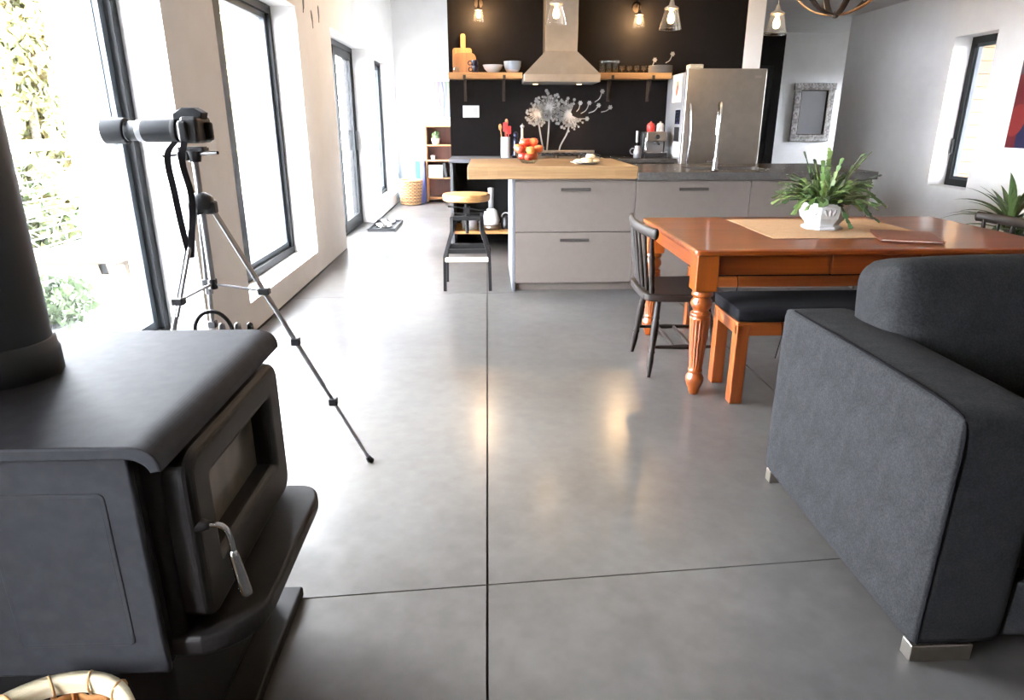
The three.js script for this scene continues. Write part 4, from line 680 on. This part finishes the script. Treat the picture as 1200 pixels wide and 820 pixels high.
// wall sockets, decals
{ const o = thing('wall_socket', 'white double wall socket plate on the black wall', 'wall socket', [-0.177, 1.41, ZK]); part(o, 'cover_plate', bb(-0.09, 0.09, -0.062, 0.062, 0, 0.008, 0.003), M.whiteMatt); for (const k of [-1, 1]) part(o, 'socket', bb(k * 0.045 - 0.025, k * 0.045 + 0.025, -0.04, 0.04, 0.008, 0.011, 0.001), M.white); }
{
  const flatbar = (a, b, w) => { const d = b.clone().sub(a), l = d.length(), an = Math.atan2(d.y, d.x); return new THREE.BoxGeometry(l, w, 0.0012).rotateZ(an).translate((a.x + b.x) / 2, (a.y + b.y) / 2, 0.0006); };
  const star = (p, r) => [0, 1, 2].map((k) => flatbar(V(p.x - Math.cos(k * 1.047) * r, p.y - Math.sin(k * 1.047) * r, 0), V(p.x + Math.cos(k * 1.047) * r, p.y + Math.sin(k * 1.047) * r, 0), r * 0.55));
  const curve = (pts, w) => { const P = new THREE.CatmullRomCurve3(pts).getPoints(14), L = []; for (let i = 0; i < 14; i++) L.push(flatbar(P[i], P[i + 1], w)); return L; };
  const heads = [['small grey dandelion decal on the black wall above the fruit bowl', 0.56, 1.385, 0.13, [[0, -0.02], [0.03, -0.2], [0.075, -0.42]], 0, 6.28], ['tall grey dandelion decal standing straight on the black wall', 0.685, 1.455, 0.165, [[0, -0.02], [0, -0.2], [-0.02, -0.5]], 0, 6.28], ['grey dandelion decal with curved stem losing its seeds', 0.915, 1.375, 0.165, [[0, -0.02], [-0.015, -0.17], [-0.1, -0.34], [-0.115, -0.45]], 1.2, 6.0]];
  for (const [label, x, y, r, stem, a0, a1] of heads) {
    const d = thing('dandelion_decal', label, 'wall decal', [x, y, ZK + 0.0005]);
    part(d, 'stem', curve(stem.map(([u, v]) => V(u, v, 0)), 0.016), M.decal);
    const L = [...Array.from({ length: 1 }, () => new THREE.CylinderGeometry(r * 0.17, r * 0.17, 0.0014, 16).rotateX(Math.PI / 2).translate(0, 0, 0.0007))];
    for (let i = 0; i < 46; i++) { const a = a0 + (a1 - a0) * (i + rr(-0.3, 0.3)) / 46, q = r * rr(0.55, 1.05), p = V(Math.cos(a) * q, Math.sin(a) * q, 0); L.push(flatbar(V(0, 0, 0), p, 0.0042), ...star(p, rr(0.012, 0.02))); }
    const h = part(d, 'seed_head', L, M.decal);
  }
  for (const [x, y, dx, dy] of [[2.02, 2.0, -0.07, -0.09], [1.83, 1.94, -0.07, -0.09], [1.27, 1.62, -0.08, -0.11], [1.03, 1.5, -0.04, -0.09], [1.13, 1.5, -0.09, -0.11], [1.235, 1.475, -0.11, -0.08], [1.365, 1.455, -0.1, -0.05], [1.11, 1.335, -0.12, 0.0]]) {
    const d = thing('dandelion_seed_decal', 'single grey dandelion seed decal drifting across the black wall', 'wall decal', [x, y, ZK + 0.0005], 0, 'drifting seed decals');
    part(d, 'seed', [...curve([V(dx, dy, 0), V(dx * 0.4, dy * 0.7, 0), V(0, 0, 0)], 0.0085), ...star(V(0, 0, 0), 0.024)], M.decal);
  }
}
// things on the back counter
{
  const Y = 0.9405;
  const cr = thing('utensil_crock', 'white cylindrical crock with cooking utensils on the back counter', 'crock', [0.19, Y, -7.45]);
  part(cr, 'crock', lathe([[0.001, 0], [0.05, 0], [0.05, 0.21], [0.045, 0.21], [0.045, 0.01], [0.001, 0.01]]), M.white);
  const ut = (m, x, h, lean, blade) => part(cr, 'utensil', [bar(V(x * 0.3, 0.02, 0), V(x, h, lean), 0.006), blade], m);
  ut(M.shelfWood, -0.05, 0.28, 0.01, ball(0.022, -0.055, 0.31, 0.01, 0.8, 1.5, 0.4)); ut(M.red, 0.0, 0.29, 0.02, new RoundedBoxGeometry(0.05, 0.09, 0.01, 2, 0.004).translate(0, 0.31, 0.02)); ut(M.red, 0.035, 0.26, 0.0, new RoundedBoxGeometry(0.045, 0.08, 0.01, 2, 0.004).translate(0.037, 0.28, 0)); ut(M.bookshelf, 0.01, 0.33, -0.02, ball(0.022, 0.012, 0.36, -0.022, 0.8, 1.5, 0.4));
  const pm = thing('pepper_mill', 'dark turned pepper mill beside the white crock', 'pepper mill', [0.295, Y, -7.45]); part(pm, 'mill_body', lathe([[0.001, 0], [0.035, 0], [0.036, 0.03], [0.026, 0.1], [0.03, 0.16], [0.022, 0.2], [0.001, 0.2]]), M.navy); part(pm, 'mill_head', lathe([[0.001, 0.2], [0.025, 0.205], [0.03, 0.23], [0.02, 0.255], [0.008, 0.26], [0.001, 0.27]]), M.navy);
  const ol = thing('tall_bottle', 'slender pale bottle with white stopper behind the fruit bowl', 'bottle', [0.37, Y, -7.5]); part(ol, 'bottle', lathe([[0.001, 0], [0.03, 0], [0.03, 0.15], [0.014, 0.21], [0.012, 0.3], [0.001, 0.3]]), M.cream); part(ol, 'stopper', [ball(0.022, 0, 0.315, 0, 1, 0.8, 1), bar(V(0, 0.31, 0), V(0, 0.345, 0), 0.01, 0.004)], M.white);
  const sp = thing('espresso_machine', 'black and steel espresso machine on the counter beside the refrigerator', 'coffee machine', [1.785, Y, -7.52]);
  part(sp, 'body', [bb(-0.12, 0.12, 0.02, 0.26, -0.13, 0.0, 0.01), bb(-0.12, 0.12, 0.0, 0.05, -0.13, 0.13, 0.006)], M.blackPlastic);
  part(sp, 'front_panel', bb(-0.1, 0.11, 0.165, 0.262, -0.05, 0.11, 0.008), M.steel); part(sp, 'dial', new THREE.CylinderGeometry(0.024, 0.026, 0.02, 24).rotateX(Math.PI / 2).translate(0.01, 0.21, 0.118), M.blackPlastic);
  part(sp, 'splash_plate', bb(-0.105, 0.105, 0.055, 0.165, 0.0, 0.004), M.alu); part(sp, 'drip_tray', bb(-0.1, 0.1, 0.045, 0.058, 0.01, 0.13, 0.003), M.chrome);
  part(sp, 'portafilter', [new THREE.CylinderGeometry(0.028, 0.024, 0.03, 20).translate(0.01, 0.15, 0.07), bar(V(0.01, 0.15, 0.09), V(0.01, 0.14, 0.2), 0.01)], M.blackPlastic); part(sp, 'steam_wand', bar(V(-0.108, 0.2, 0.1), V(-0.108, 0.08, 0.12), 0.006), M.chrome);
  const can = (label, x, m) => { const c = thing('canister', label, 'canister', [x, Y + 0.262, -7.5]); part(c, 'tin', lathe([[0.001, 0], [0.042, 0], [0.044, 0.06], [0.03, 0.085], [0.001, 0.09]]), m); part(c, 'lid_knob', ball(0.012, 0, 0.093, 0), m); };
  can('red lidded tin on top of the espresso machine', 1.74, M.red); can('white lidded tin on top of the espresso machine', 1.84, M.white);
  const mj = thing('milk_jug', 'small dark steel milk jug left of the espresso machine', 'jug', [1.6, Y, -7.45]); part(mj, 'jug', lathe([[0.001, 0], [0.04, 0], [0.043, 0.06], [0.03, 0.1], [0.034, 0.12], [0.03, 0.12], [0.026, 0.1], [0.038, 0.06], [0.001, 0.008]]), M.steelSide); part(mj, 'jug_handle', new THREE.TorusGeometry(0.03, 0.005, 8, 18).translate(-0.05, 0.065, 0), M.steelSide);
  const tp = thing('milk_frother', 'white stick shaped frother standing beside the espresso machine', 'frother', [1.625, Y, -7.62]); part(tp, 'wand', bar(V(0, 0.012, 0), V(0, 0.15, 0), 0.006), M.blackPlastic); part(tp, 'grip', bar(V(0, 0.15, 0), V(0, 0.27, 0), 0.014), M.white); part(tp, 'stand', cyl(0.03, 0.03, 0.012, 0, 0, 0), M.blackPlastic);
  // lower open shelf
  const bl = thing('blender', 'white blender with clear jar on the low shelf behind the stool', 'blender', [0.03, 0.1955, -7.36]); part(bl, 'blender_base', lathe([[0.001, 0], [0.085, 0], [0.085, 0.06], [0.001, 0.06]]), M.steel); part(bl, 'cone', lathe([[0.085, 0.06], [0.095, 0.1], [0.07, 0.2], [0.03, 0.23], [0.001, 0.23]]), M.white); part(bl, 'neck', lathe([[0.001, 0.22], [0.03, 0.22], [0.03, 0.33], [0.034, 0.44], [0.001, 0.445]]), M.steelSide);
  const kt = thing('black_kettle', 'black kettle with white handle on the low shelf beside the blender', 'kettle', [0.19, 0.1955, -7.4]); part(kt, 'kettle_body', lathe([[0.001, 0], [0.05, 0], [0.055, 0.05], [0.04, 0.12], [0.02, 0.14], [0.001, 0.15]]), M.blackPlastic); part(kt, 'kettle_handle', new THREE.TorusGeometry(0.045, 0.007, 8, 20, Math.PI).translate(0, 0.13, 0), M.white);
  solo('steel_pot', 'low steel pot on the open shelf near the end panel', 'pot', [lathe([[0.001, 0], [0.085, 0], [0.09, 0.1], [0.087, 0.1], [0.082, 0.006], [0.001, 0.006]], -0.2, 0.1955, -7.4), bar(V(-0.3, 0.27, -7.4), V(-0.28, 0.27, -7.4), 0.01), bar(V(-0.12, 0.27, -7.4), V(-0.1, 0.27, -7.4), 0.01)], M.steelSide);
}

// ------------------------------------------------------------------ lamps
function pendant(label, x, y, z, k, wall) {       // y = lower rim of the glass
  const p = thing(wall ? 'wall_sconce' : 'pendant_lamp', label, wall ? 'sconce' : 'pendant lamp', [x, y, z], 0, wall ? 'sconces on the black wall' : 'pendants over the island');
  const h = 0.145 * k, r1 = 0.088 * k, r0 = 0.052 * k;
  part(p, 'glass_shade', lathe([[r1, 0], [r0, h], [r0 - 0.003, h], [r1 - 0.003, 0.001], [r1, 0]], 0, 0, 0, 32), M.shadeGlass);
  part(p, 'shade_rim', tor(r1, 0.0022, 0, 0.001, 0, 32), M.shadeGlass);
  const b = part(p, 'bulb', [lathe([[0.001, 0], [0.02, 0.006], [0.029, 0.03], [0.024, 0.06], [0.014, 0.085], [0.001, 0.09]].map(([a, c]) => [a * k, c * k]), 0, 0.04 * k, 0, 20)], M.bulb); b.castShadow = false;
  part(p, 'socket_cap', lathe([[0.001, h - 0.012], [0.02 * k, h - 0.012], [0.03 * k, h + 0.002], [r0 + 0.004, h + 0.002], [r0 + 0.002, h + 0.012], [0.022 * k, h + 0.03 * k], [0.013 * k, h + 0.07 * k], [0.001, h + 0.075 * k]]), wall ? M.bronze : M.nickel);
  if (wall) { part(p, 'arm', tube([V(0, h + 0.06 * k, 0), V(0, h + 0.1, -0.02), V(0, h + 0.11, -0.08), V(0, h + 0.09, ZK + 0.01 - z)], 0.007, 20), M.bronze); part(p, 'back_plate', new THREE.CylinderGeometry(0.045, 0.045, 0.015, 24).rotateX(Math.PI / 2).translate(0, h + 0.09, ZK + 0.008 - z), M.bronze); }
  else { const yc = (x > 3 ? YC : YC + (3 - x) * (3.85 - YC) / 4.95) - y; part(p, 'cord', bar(V(0, h + 0.06, 0), V(0, yc, 0), 0.003, 0.003, 6), M.nickel); part(p, 'canopy', cyl(0.055, 0.05, 0.03, 0, yc - 0.035, 0), M.nickel); }
  const l = new THREE.PointLight(new THREE.Color().setRGB(1, 0.66, 0.32), (wall ? 8 : 1.7) * BULB, 0, 2); l.name = 'bulb_light'; l.position.set(0, 0.08 * k, 0); l.castShadow = true; l.shadow.radius = 1.2; p.add(l);
}
pendant('clear glass pendant lamp hanging before the hood chimney', 0.528, 2.0, -5.6, 0.92);
pendant('clear glass pendant lamp hanging above the sink', 1.4, 1.968, -5.6, 0.95);
pendant('clear glass pendant lamp hanging before the white wall end', 2.215, 1.936, -5.6, 0.95);
pendant('glass wall sconce above the cutting boards', -0.078, 2.29, -7.74, 0.72, true);
pendant('glass wall sconce above the drinking glasses', 1.6, 2.24, -7.74, 0.8, true);
{ // orb chandelier
  const c = thing('orb_chandelier', 'round strap chandelier of wood and dark iron bands above the table', 'chandelier', [1.665, 1.78, -3.5]), R = 0.245;
  const hoop = (w, t, mat, rx, ry, name) => { const s = [[R - t, -w], [R, -w], [R, w], [R - t, w], [R - t, -w]]; part(c, name, lathe(s, 0, 0, 0, 56).rotateX(rx).rotateY(ry).translate(0, R, 0), mat); };
  hoop(0.014, 0.006, M.bronze, Math.PI / 2, 0.35, 'iron_band'); hoop(0.014, 0.006, M.bronze, Math.PI / 2, 0.35 + 1.05, 'iron_band'); hoop(0.014, 0.006, M.orbWood, Math.PI / 2, 0.35 + 2.1, 'wood_band'); hoop(0.016, 0.006, M.orbWood, 0, 0, 'wood_band'); hoop(0.012, 0.005, M.orbWood, 0.6, 0.4, 'wood_band');
  part(c, 'finial', ball(0.016, 0, 0.004, 0), M.bronze); part(c, 'stem', cyl(0.008, 0.008, 0.95, 0, R * 2 - 0.24, 0), M.bronze);
  part(c, 'candle_cluster', [0, 1, 2].map((k) => cyl(0.012, 0.012, 0.09, Math.cos(k * 2.09) * 0.07, R - 0.02, Math.sin(k * 2.09) * 0.07)), M.cream); part(c, 'cluster_arms', [0, 1, 2].map((k) => bar(V(0, R + 0.02, 0), V(Math.cos(k * 2.09) * 0.07, R - 0.02, Math.sin(k * 2.09) * 0.07), 0.006)), M.bronze);
  part(c, 'ceiling_rose', cyl(0.07, 0.06, 0.03, 0, YC + (3 - 1.665) * (3.85 - YC) / 4.95 - 1.78 - 0.04, 0), M.bronze); part(c, 'chain', bar(V(0, 1.1, 0), V(0, YC + (3 - 1.665) * (3.85 - YC) / 4.95 - 1.78, 0), 0.005), M.bronze);
}

// ------------------------------------------------------------------ back left: shelf, baskets, bowls
{
  const b = thing('bookshelf', 'tall narrow wooden bookshelf with dark back against the far wall', 'bookshelf', [-0.81, 0, -11.94]);
  part(b, 'side', bb(-0.23, -0.205, 0, 1.26, -0.15, 0.15, 0.002), M.bookshelf, 'y'); part(b, 'side', bb(0.205, 0.23, 0, 1.26, -0.15, 0.15, 0.002), M.bookshelf, 'y');
  part(b, 'back_panel', bb(-0.205, 0.205, 0.02, 1.24, -0.15, -0.135), M.bookshelfBack, 'y');
  for (const y of [0.06, 0.4, 0.685, 0.93, 1.235]) part(b, 'shelf_board', bb(-0.205, 0.205, y - 0.012, y + 0.012, -0.135, 0.145, 0.002), M.bookshelf);
  const p = thing('small_potted_plant', 'small green plant in a yellow pot on the bookshelf', 'potted plant', [-0.87, 0.9425, -11.88]); part(p, 'pot', lathe([[0.001, 0], [0.055, 0], [0.075, 0.1], [0.07, 0.1], [0.001, 0.085]]), M.cream);
  for (let i = 0; i < 12; i++) { const a = i * 2.4; part(p, 'leaf', ball(0.028, Math.cos(a) * 0.04, 0.12 + (i % 3) * 0.03, Math.sin(a) * 0.04, 1, 1.3, 0.5, 8), M.cactus[i % 4]); }
  solo('white_cup', 'small white cup on the middle bookshelf board', 'cup', lathe([[0.001, 0], [0.03, 0], [0.038, 0.07], [0.034, 0.07], [0.028, 0.006], [0.001, 0.006]], -0.92, 0.6975, -11.85), M.white);
  const pp = thing('paper_box', 'white box of papers with a dark binder on the bookshelf', 'box', [-0.84, 0.4125, -11.87]); part(pp, 'box', bb(-0.16, 0.08, 0, 0.2, -0.1, 0.1, 0.003), M.whiteMatt); part(pp, 'binder', bb(-0.022, 0.022, 0, 0.23, -0.1, 0.1, 0.003).rotateZ(0.18).translate(0.14, 0.006, 0), M.blackPlastic);
  solo('teal_panel', 'teal folded board standing beside the bookshelf', 'board', bb(-1.22, -1.14, 0, 0.68, -12.06, -11.72, 0.01), M.teal, 'y');
  solo('violet_panel', 'violet blue folded board standing against the bookshelf side', 'board', bb(-1.135, -1.055, 0, 0.68, -12.06, -11.68, 0.01), M.violet, 'y');
  const w = thing('wicker_basket', 'round wicker basket in the far corner below the window', 'basket', [-1.285, 0, -11.5]);
  part(w, 'basket_floor', cyl(0.15, 0.15, 0.01, 0, 0, 0), M.wicker[1]);
  for (let k = 0; k < 14; k++) { const t = k / 13, R = 0.155 + 0.035 * t, pts = []; for (let i = 0; i < 32; i++) { const a = i / 32 * Math.PI * 2; pts.push(V(Math.cos(a) * (R + ((i + k) % 2 ? 0.007 : -0.007)), 0.02 + t * 0.35, Math.sin(a) * (R + ((i + k) % 2 ? 0.007 : -0.007)))); } part(w, 'weaver', tube(pts, 0.0135, 96, 6, true), M.wicker[k % 2]); }
  part(w, 'rim', tor(0.192, 0.016, 0, 0.388, 0, 40), M.wicker[0]);
  const m = thing('pet_bowl_tray', 'black tray holding pet bowls on the floor by the glass door', 'tray', [-1.36, 0, -8.95]);
  part(m, 'tray', [bb(-0.155, 0.19, 0, 0.012, -0.42, 0.42, 0.005), bb(-0.155, 0.19, 0.012, 0.035, 0.405, 0.42), bb(-0.155, 0.19, 0.012, 0.035, -0.42, -0.405), bb(0.176, 0.19, 0.012, 0.035, -0.405, 0.405), bb(-0.155, -0.141, 0.012, 0.035, -0.405, 0.405)], M.blackPlastic);
  for (const z of [-0.2, 0.18]) { const q = lathe([[0.001, 0.004], [0.09, 0.004], [0.115, 0], [0.1, 0.055], [0.085, 0.06], [0.07, 0.015], [0.001, 0.015]]); const o = solo('pet_bowl', z < 0 ? 'shiny steel pet bowl farther along the black tray' : 'shiny steel pet bowl nearer the stove end of the black tray', 'pet bowl', q, M.chrome); o.position.set(-1.345, 0.0125, -8.95 + z); }
  // pale picture on the far wall
  const pc = document.createElement('canvas'); pc.width = pc.height = 128; const g = pc.getContext('2d'); g.fillStyle = '#8e8d8b'; g.fillRect(0, 0, 128, 128); let sd = 5; const rq = () => (sd = (sd * 16807) % 2147483647) / 2147483647; for (let i = 0; i < 60; i++) { g.strokeStyle = `rgba(${60 + rq() * 90},${60 + rq() * 88},${60 + rq() * 86},0.5)`; g.lineWidth = 1 + rq() * 7; g.beginPath(); const x = rq() * 128; g.moveTo(x, 0); g.bezierCurveTo(x + rq() * 40 - 20, 40, x + rq() * 60 - 30, 90, x + rq() * 50 - 25, 128); g.stroke(); }
  const pt = new THREE.CanvasTexture(pc); pt.colorSpace = THREE.SRGBColorSpace;
  const pi = thing('pale_picture', 'pale grey marbled picture on the wall above the bookshelf', 'picture', [-0.68, 1.66, -12.1]); const cv = new THREE.Mesh(new THREE.BoxGeometry(0.42, 0.56, 0.03).translate(0, 0, 0.015), std({ map: pt, roughness: 0.7 })); shade(cv); cv.name = 'canvas'; pi.add(cv);
}
// bird decals on the window wall
for (const [z, y, k, label] of [[-6.33, 2.235, 0.0, 'small black bird decal nearest the tall window'], [-6.6, 2.16, 0.5, 'small black bird decal, lowest of the three on the wall'], [-6.87, 2.235, 0.2, 'small black bird decal nearest the glass door']]) {
  const b = thing('bird_decal', label, 'wall decal', [XL, y, z], Math.PI / 2, 'bird decals on the window wall');
  part(b, 'silhouette', plate([[0, -0.05], [0.018, -0.02], [0.022, 0.03], [0.012, 0.06], [-0.004, 0.07], [-0.014, 0.055], [-0.02, 0.01], [-0.012, -0.02], [-0.02, -0.075], [-0.004, -0.07]], 0.003).rotateZ(k - 0.2), M.blackPlastic);
}
// ------------------------------------------------------------------ right side: painting, plant, mirror
{
  const c = document.createElement('canvas'); c.width = 512; c.height = 512; const g = c.getContext('2d');
  g.fillStyle = '#5e0f18'; g.fillRect(0, 0, 512, 512); g.fillStyle = '#17173c'; g.beginPath(); g.moveTo(70, 512); g.bezierCurveTo(40, 380, 120, 330, 110, 220); g.bezierCurveTo(140, 150, 260, 190, 280, 300); g.lineTo(380, 512); g.fill(); g.strokeStyle = '#3a2f5c'; g.lineWidth = 18; g.beginPath(); g.arc(150, 190, 90, 2.2, 5.2); g.stroke(); g.fillStyle = '#4a3a42'; g.fillRect(0, 0, 512, 110); g.fillStyle = '#7a1c1c'; g.beginPath(); g.ellipse(40, 360, 60, 90, 0.2, 0, 7); g.fill(); g.fillStyle = '#22224e'; g.fillRect(300, 120, 140, 200);
  const t = new THREE.CanvasTexture(c); t.colorSpace = THREE.SRGBColorSpace;
  const p = thing('abstract_painting', 'abstract red and dark blue canvas painting on the wall beside the narrow window', 'painting', [XR - 0.003, 1.49, -6.36], -Math.PI / 2);
  const q = new THREE.Mesh(new THREE.BoxGeometry(0.98, 0.86, 0.03).translate(0, 0, 0.015), std({ map: t, roughness: 0.6 })); shade(q); q.name = 'canvas'; p.add(q);
  const m = thing('wall_mirror', 'mirror in a distressed grey wooden frame on the hall wall', 'mirror', [5.62, 1.455, ZB]);
  const fw = std({ map: mottle([104, 98, 96], [176, 170, 168], 91, 0.25, 10), roughness: 0.7 });
  const W = 0.345, H = 0.475, s = 0.11;
  part(m, 'frame', [bb(-W - 0.02, W + 0.02, H - s, H, 0, 0.045, 0.01), bb(-W, W, -H, -H + s, 0, 0.04, 0.008), bb(-W, -W + s, -H + s, H - s, 0, 0.04, 0.008), bb(W - s, W, -H + s, H - s, 0, 0.04, 0.008)], fw);
  part(m, 'inner_lip', [bb(-W + s, W - s, H - s - 0.015, H - s, 0, 0.03), bb(-W + s, W - s, -H + s, -H + s + 0.015, 0, 0.03), bb(-W + s, -W + s + 0.015, -H + s, H - s, 0, 0.03), bb(W - s - 0.015, W - s, -H + s, H - s, 0, 0.03)], M.bronze);
  part(m, 'mirror_glass', bb(-W + s, W - s, -H + s, H - s, 0, 0.012), std({ color: lin(0.5, 0.5, 0.52), metalness: 1, roughness: 0.05 }));
  // spiky leaved floor plant
  const fp = thing('potted_dracaena', 'spiky green dracaena with long arching leaves in a grey floor pot', 'potted plant', [3.74, 0, -4.78]);
  part(fp, 'pot', lathe([[0.001, 0], [0.12, 0], [0.16, 0.3], [0.165, 0.32], [0.15, 0.32], [0.145, 0.3], [0.001, 0.29]]), M.greyPanel); part(fp, 'soil', cyl(0.144, 0.144, 0.004, 0, 0.29, 0), M.soil);
  part(fp, 'cane', [bar(V(0, 0.29, 0), V(0.02, 0.62, 0), 0.022, 0.016), bar(V(0.03, 0.29, 0.03), V(0.06, 0.5, 0.05), 0.018, 0.014)], M.bark, 'y');
  for (let i = 0; i < 44; i++) {
    const az = i * 2.399, up = 0.15 + (i % 11) / 11 * 1.25, L = rr(0.34, 0.54), w = rr(0.02, 0.028), N = 9, base = i % 3 ? V(0.02, 0.58 + rr(-0.06, 0.04), 0) : V(0.06, 0.48, 0.05), pos = []; let p0 = base.clone(), t0 = up; const rt = V(-Math.sin(az), 0, Math.cos(az)), pts = [];
    for (let k = 0; k <= N; k++) { pts.push(p0.clone()); p0 = p0.clone().add(V(Math.sin(t0) * Math.cos(az), Math.cos(t0), Math.sin(t0) * Math.sin(az)).multiplyScalar(L / N)); t0 += 0.09 + 0.03 * up; }
    for (let k = 0; k < N; k++) { const wa = w * Math.sin(Math.PI * Math.min(1, 0.18 + k / N * 0.82)), wb = w * Math.sin(Math.PI * Math.min(1, 0.18 + (k + 1) / N * 0.82)), A = pts[k], B = pts[k + 1], f = V(0, 0.3, 0); for (const s of [-1, 1]) { const a2 = A.clone().addScaledVector(rt, s * wa).addScaledVector(f, wa), b2 = B.clone().addScaledVector(rt, s * wb).addScaledVector(f, wb); pos.push(...A.toArray(), ...a2.toArray(), ...b2.toArray(), ...A.toArray(), ...b2.toArray(), ...B.toArray()); } }
    const g2 = new THREE.BufferGeometry(); g2.setAttribute('position', new THREE.Float32BufferAttribute(pos, 3)); g2.computeVertexNormals(); part(fp, 'leaf', g2, M.blade[i % 3]);
  }
}
renderer.render(scene, camera);
